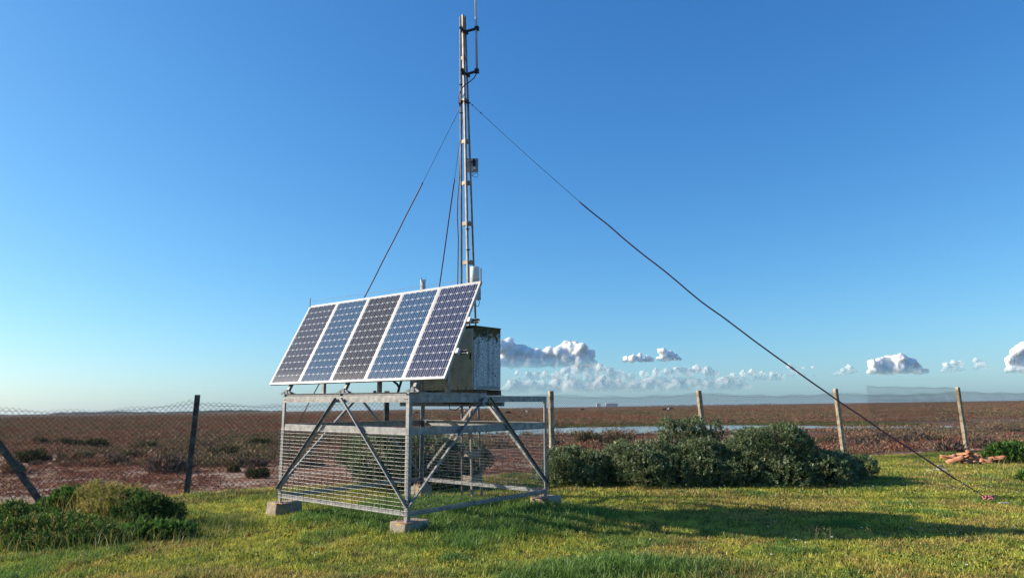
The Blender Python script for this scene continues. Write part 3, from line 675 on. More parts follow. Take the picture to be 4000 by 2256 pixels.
# concrete blocks
def block(name, lx, ly, sx, sy, label, seed, rot=0):
    bm = bmesh.new(); bmesh.ops.create_cube(bm, size=1)
    bmesh.ops.subdivide_edges(bm, edges=bm.edges[:], cuts=9, use_grid_fill=True)
    hz = .36
    for v in bm.verts:
        c = v.co.copy(); e_ = max(abs(c.x), abs(c.y)); tpr = 1+.16*(.5-c.z)
        corner = sum(1 for q in (c.x, c.y, c.z) if abs(q) > .42)
        sh = .985 if corner >= 2 else 1
        v.co = Vector((c.x*sx*tpr*sh, c.y*sy*tpr*sh, c.z*hz*(.985 if corner >= 2 else 1)))
        v.co += Vector((mnoise.noise(v.co*9+Vector((seed, 0, 0))), mnoise.noise(v.co*9+Vector((0, seed, 0))), mnoise.noise(v.co*9+Vector((0, 0, seed)))))*.008
    me = bpy.data.meshes.new(name); bm.to_mesh(me); bm.free(); me.materials.append(CONC)
    o = bpy.data.objects.new(name, me); COL.objects.link(o)
    c = s2w((lx, ly, -.085)); o.matrix_world = Matrix.Translation((c.x, c.y, c.z-hz/2)) @ Matrix.Rotation(math.atan2(SR[1][0], SR[0][0])+rot, 4, 'Z')
    b = o.modifiers.new('edge', 'BEVEL'); b.width = .008; b.segments = 2; b.limit_method = 'ANGLE'; b.angle_limit = math.radians(50)
    return tag(o, label, 'concrete block', 'concrete footing blocks')
block('concrete_block', -.145, .185, .30, .44, 'pale concrete block under the front corner of the frame', 1)
block('concrete_block', -W1+.12-.24, .20, .27, .46, 'concrete block with dark side under the left corner of the frame', 2)
block('concrete_block', -.17, W2+.18, .36, .40, 'yellow-lichened concrete block under the right corner of the frame', 3, .05)
block('concrete_block', -W1+.1, W2-.1, .28, .28, 'orange-brown concrete block under the rear corner seen through the mesh', 4)

# ------------------------------------------------------------------ panel rack and solar panels
EX = Vector((.7844, -.6199, -.0118)).normalized(); EH = Vector((.2973, .3594, .8846)).normalized(); EN = EX.cross(EH).normalized(); EH = EN.cross(EX).normalized()
P0 = Vector((-4.075, 11.7592, .4407+CAMZ)); PR = Matrix((EX, EH, EN)).transposed()
rack = empty('panel_rack', SF, SR); tag(rack, 'steel rack of sloping rails and upright posts carrying the solar panels', 'panel rack')
SRI = SR.transposed()
def w2s(v): return SRI @ (Vector(v)-SF)
def pan(u, v, nrm=0): return w2s(P0+EX*u+EH*v+EN*nrm)       # panel plane point in frame axes
ZT = HB+.094
for i, x in enumerate((-2.98, -1.53, -.035)):
    m = MB(); m.b2((x-.035, -.01, ZT), (x+.035, 1.57, ZT+.004)); m.b2((x-.035, -.01, ZT+.036), (x+.035, 1.57, ZT+.040)); m.b2((x+.031, -.01, ZT+.004), (x+.035, 1.57, ZT+.036)); m.build('base_rail', STEEL_D if i < 2 else STEEL, rack)
    u = (x+3.48)
    lo = pan(u, .02, -.085); hi = pan(u, 1.42, -.085); foot = Vector((x, lo.y-.055, ZT+.10)); dn = (lo-hi).normalized()
    a = lo+dn*.14; m = MB(); m.bar(hi, a, .055, .004, (0, 1, 0), (0, .02)); m.bar(hi, a, .004, .04, (0, 1, 0), (.0275, 0)); m.bar(hi, a, .004, .04, (0, 1, 0), (-.0275, 0)); m.build('sloped_rail', STEEL_D, rack)
    m = MB()
    for q in (-1, 1):
        m.bar((x, a.y, a.z+.04), (x+q*.13, a.y-.02, ZT+.045), .022, .03); m.bar((x+q*.02, a.y, a.z+.03), (x+q*.035, a.y+.10, ZT+.045), .022, .022)
    m.box((x, a.y, a.z+.02), (.05, .05, .06)); m.b2((x-.15, a.y-.06, ZT+.041), (x+.15, a.y+.06, ZT+.047)); m.build('foot_bracket', STEEL_D, rack)
    t = Vector((x, .76, 0)); zt = pan(u, 0).z+(.76-pan(u, 0).y)*1.9-.12
    m = MB(); m.b2((x-.03, .74, ZT+.041), (x+.03, .745, zt)); m.b2((x+.026, .745, ZT+.041), (x+.03, .79, zt)); m.b2((x-.03, .745, ZT+.041), (x-.026, .79, zt)); m.b2((x-.07, .70, ZT+.041), (x+.07, .84, ZT+.047)); m.build('rear_post', STEEL, rack)
# front strip laid on the front beam
m = MB(); m.b2((-2.94, .012, ZT), (-.075, .022, ZT+.038)); m.b2((-2.94, -.004, ZT+.038), (-.075, .05, ZT+.041)); m.build('front_strip', STEEL_D, rack)
for v in (.43, .93):
    m = MB()
    for dv, th in ((-.022, .005), (.022, .005)): m.bar(pan(-.09, v+dv, -.062), pan(4.04+.17, v+dv, -.062), .040, th, tuple(pan(0, 1)-pan(0, 0)))
    m.bar(pan(-.09, v, -.08), pan(4.04+.17, v, -.08), .004, .042, tuple(pan(0, 1)-pan(0, 0)))
    m.build('cross_rail', STEEL_D, rack)
    m = MB(); c = pan(4.04+.025, v, -.035); m.box(c, (.05, .075, .06), SRI @ PR); m.build('end_clamp', WHITEP, rack, bevel=.004)
TONES = [((.013, .016, .033), (.034, .038, .062), .35, 'greyish purple solar panel, leftmost of the five in the array'),
         ((.008, .033, .085), (.018, .075, .16), .15, 'bright blue solar panel between the greyish and the darkest panel'),
         ((.010, .010, .018), (.028, .025, .036), .22, 'darkest, almost black solar panel in the middle of the array'),
         ((.008, .036, .092), (.019, .080, .17), .12, 'bright blue solar panel right of the darkest panel'),
         ((.011, .016, .052), (.026, .036, .092), .10, 'indigo solar panel at the right end above the cabinet')]
PWD, PHT, FWD = .804, 1.58, .026
for i, (dk, lt, du, lab) in enumerate(TONES):
    root = empty('solar_panel', P0+EX*(.808*i), PR); tag(root, lab, 'solar panel', 'solar panels in the tilted array')
    m = MB(); m.b2((0, 0, -.036), (PWD, FWD, .0)); m.b2((0, PHT-FWD, -.036), (PWD, PHT, 0)); m.b2((0, FWD, -.036), (FWD, PHT-FWD, 0)); m.b2((PWD-FWD, FWD, -.036), (PWD, PHT-FWD, 0))
    m.build('frame', ALU, root, bevel=.002)
    m = MB(); x0, x1, y0, y1 = FWD, PWD-FWD, FWD, PHT-FWD
    m.add([(x0, y0, -.004), (x1, y0, -.004), (x1, y1, -.004), (x0, y1, -.004)], [(0, 1, 2, 3)])
    o = m.build('cell_glass', cellmat('cells', dk, lt, du), root)
    uvl = o.data.uv_layers.new(name='UVMap'); mg = .012; cw = (x1-x0-2*mg)/6; ch = (y1-y0-2*mg)/12
    uv = {0: (-mg/cw, -mg/ch), 1: (6+mg/cw, -mg/ch), 2: (6+mg/cw, 12+mg/ch), 3: (-mg/cw, 12+mg/ch)}
    for l in o.data.loops: uvl.data[l.index].uv = uv[l.vertex_index]
    m = MB(); m.add([(x0, y0, -.030), (x1, y0, -.030), (x1, y1, -.030), (x0, y1, -.030)], [(3, 2, 1, 0)]); m.build('back_sheet', WHITEP, root)
    m = MB(); m.b2((.30, 1.32, -.055), (.50, 1.46, -.031)); m.build('junction_box', BLACKR, root)
# perforated strips at both upper corners and the wire between
def strip(u, lab, ln, lean):
    o = empty('perforated_strip', P0+EX*u+EH*(PHT-.06)+EN*-.02, PR); tag(o, lab, 'metal strip')
    m = MB()
    up = PR.transposed() @ Vector((lean, 0, 1)); 
    w_ = .026; nh = 7; pl = PR.transposed() @ Vector((.78, -.62, 0)); base = Vector((0, 0, 0))
    m.bar(base+pl*-.009, base+pl*-.009+up*ln, .007, .004, pl.cross(up)); m.bar(base+pl*.009, base+pl*.009+up*ln, .007, .004, pl.cross(up))
    for k in range(nh+1): c = base+up*(ln*k/nh); m.bar(c-pl*.006, c+pl*.006, .012, .0038, pl.cross(up))
    m.build('strip', DARKM, o); return o
strip(.012, 'dark perforated metal strip at the left upper corner of the array', .20, .03)
strip(4.045, 'dark perforated metal strip at the right upper corner of the array', .24, 0)
mt = MB(); pts = []
for (x, y, t) in ((1222, 1176, 0), (1320, 1161, .15), (1407, 1149, .28), (1510, 1136, .45), (1606, 1123, .6), (1700, 1110, .73), (1789, 1095, .87), (1830, 1090, .93), (1878, 1080, 1)): pts.append(at(x, y, 12.33+(9.83-12.33)*t))
mt.tube(pts, .0022, 5); tag(mt.build('bird_wire', WIRE), 'thin wire strung along the top edge of the solar panels', 'wire')
# black cables hanging from the array to the frame
m = MB()
def pl(x, y, ly):
    d = SRI @ ray(x, y); o = SRI @ (CAM-SF); return SF + SR @ (o+d*((ly-o.y)/d.y))
m.tube([pl(x, y, .55) for x, y in ((1530, 1478), (1540, 1490), (1552, 1500), (1560, 1515), (1556, 1530), (1545, 1541))], .017, 8)
m.tube([pl(x, y, .52) for x, y in ((1570, 1478), (1564, 1500), (1557, 1520), (1552, 1541))], .017, 8)
m.sphere(pl(1464, 1533, .5), .03, 8, 6, (1, 1, 1.2)); m.tube([pl(x, y, .5) for x, y in ((1464, 1535), (1480, 1541), (1498, 1543))], .012, 6)
tag(m.build('power_cable', BLACKR, smooth=True), 'thick black cables looping from under the solar panels to the beam', 'cable')

# ------------------------------------------------------------------ cabinets
cab = empty('control_cabinet', s2w((-.05, 1.332, 1.665)), SR); tag(cab, 'weathered grey metal cabinet with moss stains behind the rightmost panel', 'cabinet')
m = MB(); m.b2((-1.09, .012, 0), (0, .632, .955)); m.build('body', CABM, cab, bevel=.008)
m = MB(); m.b2((-1.095, -.012, .952), (.006, .64, .968)); m.build('roof', CABM, cab, bevel=.004)
m = MB(); m.b2((-1.075, -.008, .035), (-.015, .010, .925)); o = m.build('door', CABD, cab, bevel=.006)
mm = MB(); mm.box((-.06, -.014, .50), (.02, .012, .10)); mm.build('handle', DARKM, o)
m = MB(); m.b2((-.0, .05, .012), (.003, .60, .055)); m.tube([(.003, .12, .03), (.006, .12, .03)], .018, 8); m.build('base_trim', CABG, cab)
for (y, z, r) in ((.12, .72, .012), (.44, .25, .012), (.50, .22, .013), (.33, .34, .008), (.53, .81, .008), (.18, .42, .006), (.56, .07, .006)):
    m = MB(); m.tube([(-.004, y, z), (.005, y, z)], r, 10); m.build('bolt', DARKM, cab)
m = MB(); m.b2((0, .315, .06), (.0025, .321, .93)); m.build('seam', CABG, cab)
for y in (.24, .58):
    m = MB(); m.b2((-1.2, y, -.087), (.05, y+.006, -.003)); m.b2((-1.2, y+.006, -.087), (.05, y+.06, -.081)); m.b2((-1.2, y+.006, -.009), (.05, y+.06, -.003)); m.build('base_channel', STEEL_D, cab)
cab2 = empty('small_cabinet', s2w((-1.17, 1.40, 1.665)), SR); tag(cab2, 'smaller plain grey cabinet left of the weathered cabinet under the panels', 'cabinet')
m = MB(); m.b2((-.36, 0, .02), (0, .45, .72)); m.build('body', CABG, cab2, bevel=.006)
m = MB(); m.b2((-.34, -.012, .04), (-.02, -.002, .70)); m.build('door', CABG, cab2, bevel=.004)
m = MB(); m.b2((-.34, .06, -.088), (-.02, .12, .018)); m.b2((-.34, .34, -.088), (-.02, .40, .018)); m.build('base_channel', STEEL_D, cab2)

# ------------------------------------------------------------------ mast
MY = 13.42
def mz(y): return at(1835, y, MY).z
mast = empty('antenna_mast', (-.80, MY, 0)); tag(mast, 'tall three-legged steel lattice mast rising behind the solar panels', 'mast')
ZTOP = mz(62); LEAN = -.14
def mc(z): return Vector((-.80+LEAN*max(0, z-2.0)/7.6-(-.80), 0, z))
def hw(z): return .185-.138*z/ZTOP
def legp(k, z):
    a = {0: (-1.0, .45), 1: (.08, -.75), 2: (.95, .45)}[k]; c = mc(z); return Vector((c.x+a[0]*hw(z), a[1]*hw(z), z))
for k in range(3):
    m = MB(); rz = (.32, .75, .32)[k]; wz = (.036, .043, .036)[k]
    p, q = legp(k, -.1), legp(k, ZTOP)
    m.bar(p, q, wz, wz, (math.sin(rz), -math.cos(rz), 0)); m.build('leg', MASTM, mast, bevel=.003)
LV = [mz(y) for y in (228, 394, 553, 715, 873, 1025, 1180, 1340, 1500)] + [1.95, .83, .38]
for z in LV:
    for a, b in ((0, 1), (1, 2), (0, 2)):
        p, q = legp(a, z), legp(b, z); d = (q-p).normalized(); nn = Vector((d.y, -d.x, 0)); m = MB()
        hh = .075 if z > 1 else .11
        m.bar(p+d*.02+nn*.012, q-d*.02+nn*.012, .008, hh, (0, 0, 1)); m.build('cross_plate', MASTM, mast)
m = MB(); z = mz(394)
for k in range(3): c = legp(k, z-.05); m.tube([c+Vector((-.05, -.035, .0)), c+Vector((.05, -.035, .0))], .012, 6); m.tube([c+Vector((0, -.05, .07)), c+Vector((0, -.02, -.07))], .014, 6)
for yy in (440, 330, 900, 980): z = mz(yy); c = legp(0 if yy < 500 else 1, z); m.tube([c+Vector((-.035, -.03, 0)), c+Vector((.035, -.03, 0))], .012, 6)
m.build('clamp', DARKM, mast)
# whip antenna on two stand-off brackets
whip = empty('whip_antenna', at(1862, 280, MY-.05)); tag(whip, 'tall tubular whip antenna held off the right side of the mast top', 'antenna')
O = Vector(whip.location); 
def rel(v): return Vector(v)-O
b0 = rel(at(1863, 285, MY-.05)); b1 = rel(at(1859, 72, MY-.05)); dv = (b1-b0)/(b1-b0).length
m = MB(); m.tube([b0, b1+dv*.02], .024, 12); m.build('lower_tube', GREYP, whip, True)
m = MB(); m.tube([b1+dv*.02, b1+dv*2.6], .019, 12); m.tube([b1+dv*2.6, b1+dv*2.62], .012, 8); m.build('upper_tube', WHITEP, whip, True)
for y in (112, 278):
    c = rel(at(1861.5, y, MY-.05)); z = c.z+O.z; e_ = Vector(mast.location)+legp(2, z)-O; f_ = Vector(mast.location)+legp(1, z-.02)-O; m = MB()
    m.bar(c, e_+Vector((-.02, -.05, -.06)), .03, .045); m.bar(f_+Vector((-.07, -.05, .03)), e_+Vector((.06, -.07, -.12)), .045, .03); m.box(f_+Vector((-.035, -.03, 0)), (.03, .03, .14)); m.box(c, (.085, .06, .085)); m.tube([c+Vector((.03, -.05, .03)), c+Vector((.05, .04, .03))], .01, 6); m.tube([c+Vector((.03, -.05, -.02)), c+Vector((.05, .04, -.02))], .01, 6)
    m.build('bracket', DARKM, whip)
m = MB()
pts = [at(x, y, MY+dy) for x, y, dy in ((1861, 288, -.05), (1852, 305, -.1), (1832, 322, -.14), (1815, 332, -.14), (1801, 350, -.1), (1792, 372, -.05), (1794, 400, 0), (1797, 425, .05))]
pts += [at(x, y, MY+.06) for x, y in ((1800, 470), (1799, 540), (1795, 690), (1787, 780), (1786, 850), (1790, 930), (1789, 1020), (1788, 1100), (1787, 1250), (1790, 1400))]
m.tube(pts, .011, 6); tag(m.build('antenna_cable', BLACKR, smooth=True), 'thin black antenna cable running down the left side of the mast', 'cable')
# flat panel antenna behind the mast
fa = empty('panel_antenna', at(1841, 643, MY+.2)); tag(fa, 'square grey flat panel antenna clamped to the right of the mast', 'antenna')
m = MB(); m.box((0, .04, 0), (.285, .03, .30)); m.build('plate', mat('antenna_plate', [(.3, (.24, .30, .36)), (.7, (.34, .40, .45))], .4, 0, 10), fa, bevel=.012)
m = MB(); m.box((.06, -.02, .03), (.05, .08, .14)); m.bar((-.06, -.12, .03), (.07, -.03, .03), .03, .025); m.tube([(.02, -.09, .06), (.10, -.04, .06)], .010, 6); m.build('bracket', DARKM, fa)
m = MB(); m.box((.065, .0, -.075), (.045, .04, .06)); m.box((.065, 0, .10), (.04, .03, .03)); m.build('connector_box', WHITEP, fa)
m = MB(); m.tube([(.06, -.01, -.11), (.05, -.02, -.17), (.01, -.06, -.20), (-.04, -.12, -.23)], .005, 5)
m.tube([(-.02+.09+.07*math.cos(t), -.10, -.26+.035*math.sin(t)+.02*math.sin(2*t)) for t in np.linspace(0, 4*PI, 40)], .005, 5); m.build('cable', BLACKR, fa)
# rain gauge style cylinder with box and loop of cable
cy0 = at(1855, 1085, MY-.30); rg = empty('cylinder_sensor', cy0); tag(rg, 'pale grey cylinder on the mast beside the top right panel corner', 'sensor')
m = MB(); m.tube([(0, 0, -.22), (0, 0, .195), (0, 0, .21)], [.088, .088, .084], 20); m.build('cylinder', WHITEP, rg, True)
m = MB(); m.box((.06, .02, -.30), (.10, .09, .24)); m.build('junction_box', GREYP, rg, bevel=.006)
m = MB(); m.bar((-.02, .08, .05), (-.02, .24, .05), .03, .04); m.bar((.03, .05, -.25), (.0, .26, -.25), .03, .04); m.build('bracket', DARKM, rg)
m = MB(); m.tube([rel2-cy0 for rel2 in [at(x, y, MY-.31) for x, y in ((1868, 1157), (1869, 1168), (1873, 1180), (1870, 1193), (1863, 1196), (1856, 1190), (1851, 1180), (1846, 1165))]], .007, 6); m.build('cable', BLACKR, rg, True)
# weather sensor on a pole behind the array
ws0 = s2w((-1.05, 1.28, 1.4)); t = at(1652, 1131, ws0.y); ws = empty('weather_sensor', (t.x, ws0.y, HB+.2)); tag(ws, 'small white louvred weather sensor peeping over the solar panels', 'sensor')
zs = t.z-(HB+.2); m = MB()
for k in range(6): m.tube([(0, 0, zs+.021*k), (0, 0, zs+.021*k+.012)], [.048, .040], 16)
m.tube([(0, 0, zs+.128), (0, 0, zs+.16), (0, 0, zs+.164)], [.044, .044, .034], 16); m.build('louvres', WHITEP, ws)
m = MB(); m.tube([(0, 0, -.2), (0, 0, zs+.14)], .016, 8); m.build('pole', STEEL, ws)
m = MB()
for a in (0, 2.1, 4.2): m.tube([(.046*math.cos(a), .046*math.sin(a), zs+.13), (.046*math.cos(a), .046*math.sin(a), zs+.20)], .003, 5)
m.build('prong', DARKM, ws)

# ------------------------------------------------------------------ guy wires
def guy(label, top, bot, t0, t1, sag, r_sl=.013, wob=.02, seed=1):
    top, bot = Vector(top), Vector(bot); root = empty('guy_wire', bot); tag(root, label, 'guy wire', 'guy wires of the mast')
    rnd = random.Random(seed)
    def P(t):
        p = top+(bot-top)*t; p.z -= sag*4*t*(1-t)
        return p
    def WB(t):
        v = P(t); q = mnoise.noise(Vector((t*11, seed*3.1, 0)))*wob+mnoise.noise(Vector((t*27, seed*7.7, 0)))*wob*.35
        return v+Vector((0, 0, q))-bot
    n1 = 90; sl = [t0+(t1-t0)*i/n1 for i in range(n1+1)]
    m = MB(); m.tube([P(t0*i/12)-bot for i in range(12)]+[WB(t0)], .0045, 5); m.tube([WB(t1)]+[P(t1+(1-t1)*i/8)-bot+Vector((0, 0, 0)) for i in range(1, 9)], .008, 5); m.build('wire', NETW, root)
    m = MB(); m.tube([WB(t) for t in sl], r_sl, 7); m.build('sleeve', SLEEVE, root, True)
    m = MB()
    for t in (.01, .03): c = P(t)-bot; m.sphere(c, .018, 6, 5)
    for t in (t1+(1-t1)*.25, t1+(1-t1)*.72): c = P(t)-bot; m.sphere(c, .016, 6, 5)
    m.build('clip', WIRE, root)
gz = mz(392)
gT = Vector(mast.location)
anc = onground(3862, 1948, .06)
guy('long right-hand guy wire running down to the pink rag in the lawn', gT+legp(2, gz), anc, .25, .945, .42, .014, .03, 1)
def ancpt(x, y, Y): p = at(x, y, Y); return p
aL = at(1062, 1790, 19.6); guy('left guy wire passing behind the left part of the solar panels', gT+legp(0, gz-.1), (aL.x, aL.y, 0), .16, .98, .10, .014, .02, 2)
a3 = at(1610, 1820, 19.5); guy('steep middle guy wire close to the left of the mast', gT+legp(1, gz-.1), (a3.x, a3.y, 0), .155, .98, .12, .014, .02, 3)
rg_ = MB(); rr = random.Random(4)
for k in range(16):
    c = Vector((rr.uniform(-.09, .09), rr.uniform(-.05, .05), rr.uniform(.01, .11))); rg_.sphere(c, rr.uniform(.022, .04), 7, 5, (rr.uniform(.7, 1.6), rr.uniform(.6, 1.2), rr.uniform(.5, 1.1)))
for k in range(6): a = rr.uniform(0, 6.28); rg_.tube([(0, 0, .06), (.06*math.cos(a), .05*math.sin(a), .09), (.13*math.cos(a), .09*math.sin(a), .02)], [.014, .012, .006], 5)
o = rg_.build('knotted_rag', PINK, None, True); o.location = (anc.x+.02, anc.y, .0); tag(o, 'faded pink rag bundled round the end of the right guy wire', 'rag')

# ------------------------------------------------------------------ fence
def fpost(label, base, top, m_, wd=.115, strut=False):
    base, top = Vector(base), Vector(top); d = top-base; root = empty('fence_post', base); m = MB(); n = 9
    fd = FD; nn = FN; vs_ = []
    for i in range(n+1):
        t = i/n; c = d*t-Vector((0, 0, .15*(1-t))); s = wd/2*(1-.08*t)
        for (a, b) in ((-1, -1), (-.35, -1), (-.2, -.84), (.2, -.84), (.35, -1), (1, -1), (1, 1), (-1, 1)):
            q = c+fd*(a*s)+nn*(b*s); q += Vector((mnoise.noise(q*6+base), mnoise.noise(q*6.3+base*2), 0))*.006; vs_.append(q)
    fs = [(i*8+k, i*8+(k+1) % 8, i*8+8+(k+1) % 8, i*8+8+k) for i in range(n) for k in range(8)]+[tuple(range(n*8, n*8+8))]
    m.add(vs_, fs); m.build('shaft', m_, root, bevel=.006)
    m = MB()
    for z in (.55, .78, .93):
        c = d*z; s = wd*.54; m.tube([c+fd*a*s+nn*b*s for a, b in ((-1, -1), (1, -1), (1, 1), (-1, 1), (-1, -1))], .003, 4)
    m.tube([d*.93+fd*-.06, d*.95+fd*-.13+Vector((0, 0, .02)), d*.94+fd*-.17], .003, 4); m.build('tie_wire', WIRE, root)
    return tag(root, label, 'fence post', 'posts of the chain-link fence')
TS = [0, .2215, .454, .712, 1.0, 1.308]
PB = [FA+(FB-FA)*t for t in TS]
tops = [(772, 1541), (1511, 1526), (2152, 1526), (2729, 1525), (3263, 1517), (3740, 1511)]
bases = [(735, 0), (1505, 0), (2157, 0), (2762, 0), (3300, 0), (3782, 0)]
labs = ['dark weathered fence post standing alone left of the frame', 'dark fence post half hidden behind the frame top beam', 'pale fence post just right of the frame', 'pale fence post rising out of the large shrub', 'leaning pale fence post crossed by the right guy wire', 'pale leaning fence post behind the tile pile']
posts = []
for i in range(6):
    b = PB[i]; tp = at(*tops[i], b.y)
    d = ray(bases[i][0], 1800); bx_ = b.y*d.x/d.y
    b = Vector((bx_, b.y, 0)); posts.append((b, tp)); fpost(labs[i], b, tp, POSTD if i < 2 else POSTM)
bl = FA+(FB-FA)*-.21; bl.z = 0; tl = bl+Vector((.03, 0, 2.05)); posts.insert(0, (bl, tl)); fpost('dark fence post held by the leaning strut beyond the left edge', bl, tl, POSTD)
br = FA+(FB-FA)*1.64; br.z = 0; tr_ = br+Vector((-.15, 0, 2.1)); posts.append((br, tr_)); fpost('pale fence post just past the right edge', br, tr_, POSTM)
# leaning strut at far left
st = empty('fence_strut', (-8.98, 13.72, 0)); tag(st, 'dark concrete strut leaning against the fence at the left edge', 'fence strut')
m = MB(); e_ = Vector(bl)+Vector((.05, .0, 1.85))-Vector((-8.98, 13.72, 0)); m.bar(Vector((.08, .04, -.12)), e_, .105, .105, tuple(FN)); m.build('shaft', POSTD, st, bevel=.01)
def netting(label, a, b, za, zb, pitch, sag, r, z0=.06, lift=0.0, barb=False):
    a, b = Vector(a), Vector(b); L = (b-a).xy.length; d = (b-a).normalized(); root = empty('wire_fence', (a.x, a.y, 0)); tag(root, label, 'wire fence', 'chain-link spans of the fence')
    nc = max(2, int(2*L/pitch)); H = min(za, zb); asp = 1.0; nj = int((H-z0)/(pitch*.5*asp)); 
    k = np.arange(nc)[:, None]; j = np.arange(nj+1)[None]
    xx = (k+.5+.5*np.where((j+k) % 2 == 0, 1, -1))*(L/nc)
    t = np.clip(xx/L, 0, 1); top = za+(zb-za)*t - sag*4*t*(1-t) + .02*np.sin(t*23+za*9)
    zz = z0+(top-z0)*(j/nj)
    wob = .012*np.sin(xx*3.1+zz*4)+.008*np.sin(xx*7+zz*9)
    ctr = np.stack([xx*d.x, xx*d.y, zz], -1)+wob[..., None]*np.array([FN.x, FN.y, 0])
    offs = [np.array([FN.x, FN.y, 0])*r, np.array([FD.x*.87-FN.x*.5, FD.y*.87-FN.y*.5, 0])*r, np.array([-FD.x*.87-FN.x*.5, -FD.y*.87-FN.y*.5, 0])*r]
    V = np.stack([ctr+o for o in offs], 2); J = nj+1
    ci, ji = np.meshgrid(np.arange(nc), np.arange(nj), indexing='ij'); base = ((ci*J+ji)*3).ravel(); T = []
    for q in range(3): T.append(np.stack([base+q, base+(q+1) % 3, base+3+(q+1) % 3, base+3+q], 1))
    npmesh('netting', V.reshape(-1, 3), np.concatenate(T), NETW, root)
    m = MB()
    for f in (.97, .62, .30):
        pts = []
        for i in range(25):
            t = i/24; tp_ = za+(zb-za)*t-sag*4*t*(1-t); pts.append((d.x*L*t, d.y*L*t, z0+(tp_-z0)*f+.012*math.sin(i*1.3+f*7)))
        m.tube(pts, .0032, 4)
    m.build('tension_wire', NETW, root)
    return root
nl = ['coarse fence netting at the far left beside the strut', 'coarse fence netting between the dark post and the frame', 'fine fence netting behind the frame', 'fine fence netting above the pond left of the large shrub', 'fine fence netting over the large shrub', 'fence netting right of the guy-crossed post with a raised overlap', 'fine fence netting at the right edge']
zt = [1.86, 1.90, 1.98, 1.98, 2.0, 1.97, 2.0, 2.0]
for i in range(7):
    a, b = posts[i][0], posts[i+1][0]; pt = .105 if i < 2 else (.062 if i < 5 else .07)
    netting(nl[i], a+FN*.02, b+FN*.02, zt[i], zt[i+1], pt, .13 if i < 2 else .07, .0048 if i < 2 else .0036)
a, b = posts[5][0], posts[6][0]; q = a+(b-a)*.23
netting('raised second layer of netting overlapping the span before the rightmost post', q+FN*.05, b+FN*.05, 2.18, 2.12, .066, .0, .0026, 1.0)

# ------------------------------------------------------------------ tile pile and bits at right
def tile_mesh(L=.42, r0=.085, r1=.07, th=.013, arc=2.5):
    m = MB(); n = 9; vs_ = []; nl_ = 6
    for i in range(nl_+1):
        t = i/nl_; r = r0+(r1-r0)*t
        for rr_ in (r, r-th):
            for k in range(n):
                a = -arc/2+arc*k/(n-1); vs_.append(Vector((math.sin(a)*rr_, (t-.5)*L, math.cos(a)*rr_-r0*.35))+Vector((mnoise.noise(Vector((k, i, 3.3))), 0, mnoise.noise(Vector((k, i, 8.1)))))*.002)
    S_ = 2*n
    fs = []
    for i in range(nl_):
        for k in range(n-1):
            fs.append((i*S_+k, i*S_+k+1, (i+1)*S_+k+1, (i+1)*S_+k)); fs.append((i*S_+n+k+1, i*S_+n+k, (i+1)*S_+n+k, (i+1)*S_+n+k+1))
        fs.append((i*S_, (i+1)*S_, (i+1)*S_+n, i*S_+n)); fs.append((i*S_+n-1, i*S_+2*n-1, (i+1)*S_+2*n-1, (i+1)*S_+n-1))
    for k in range(n-1): fs.append((k, n+k, n+k+1, k+1)); e_ = nl_*S_; fs.append((e_+k, e_+k+1, e_+n+k+1, e_+n+k))
    m.add(vs_, fs); return m
TG = 'terracotta roof tiles in the pile'
tp = onground(3772, 1812); t0 = tile_mesh().build('roof_tile', TILE, None, True); firstt = [True]
def put_tile(dx, dy, z, rx, ry, rz, label, s=1.0):
    o = t0 if firstt[0] else t0.copy()
    if not firstt[0]: COL.objects.link(o)
    firstt[0] = False; o.location = (tp.x+dx, tp.y+dy, z); o.rotation_euler = (rx, ry, rz); o.scale = (s, s, s); tag(o, label, 'roof tile', TG)
put_tile(.02, .05, .25, -.12, 0, .15, 'terracotta roof tile arching on top of the pile', 1.15)
put_tile(.20, .08, .25, .3, .5, -.25, 'terracotta roof tile leaning beside the arched top one', 1.15)
put_tile(-.38, .0, .16, .2, .5, 1.1, 'dark terracotta roof tile sloping at the left end of the pile', 1.2)
put_tile(.38, -.35, .05, 0, .1, 1.4, 'flat terracotta tile lying in front of the pile', .8)
rt = random.Random(9)
for k in range(14):
    put_tile(rt.uniform(-.40, .35), rt.uniform(-.25, .25), rt.uniform(.05, .20), rt.uniform(-.5, .6), rt.uniform(-.9, .9), rt.uniform(0, 3.1), 'broken terracotta roof tile heaped in the left half of the pile', rt.uniform(.8, 1.1))
for k in range(8):
    put_tile(.62+.09*k+rt.uniform(-.04, .04), rt.uniform(-.2, .15), .10+rt.uniform(-.03, .07), rt.uniform(-.3, .1), rt.uniform(-.6, .4), .95+rt.uniform(-.25, .25), 'orange roof tile stacked slanting in the right half of the pile', 1.1)
g = onground(3660, 1842); m = MB(); m.box((0, 0, .02), (.42, .22, .05)); m.box((.18, .06, .03), (.2, .16, .05)); o = m.build('stone_slab', PALE, None, bevel=.015); o.location = (g.x, g.y, .01); o.rotation_euler = (0, 0, .1); tag(o, 'flat pale slab lying in the grass below the guy wire', 'slab')
g = onground(3673, 1838); m = MB(); m.tube([(.075*math.cos(a), .0, .075*math.sin(a)) for a in np.linspace(-.2, PI+.2, 20)], .014, 7); o = m.build('pipe_ring', PALE, None, True); o.location = (g.x, g.y, .06); tag(o, 'pale half ring of pipe standing on the slab by the guy wire', 'pipe')
g = onground(3345, 1806); m = MB(); m.box((0, 0, 0), (.75, .5, .09)); o = m.build('stone_slab', PALE, None, bevel=.02); o.location = (g.x, g.y, .03); o.rotation_euler = (.03, 0, .3); tag(o, 'pale concrete slab at the foot of the guy-crossed fence post', 'slab')
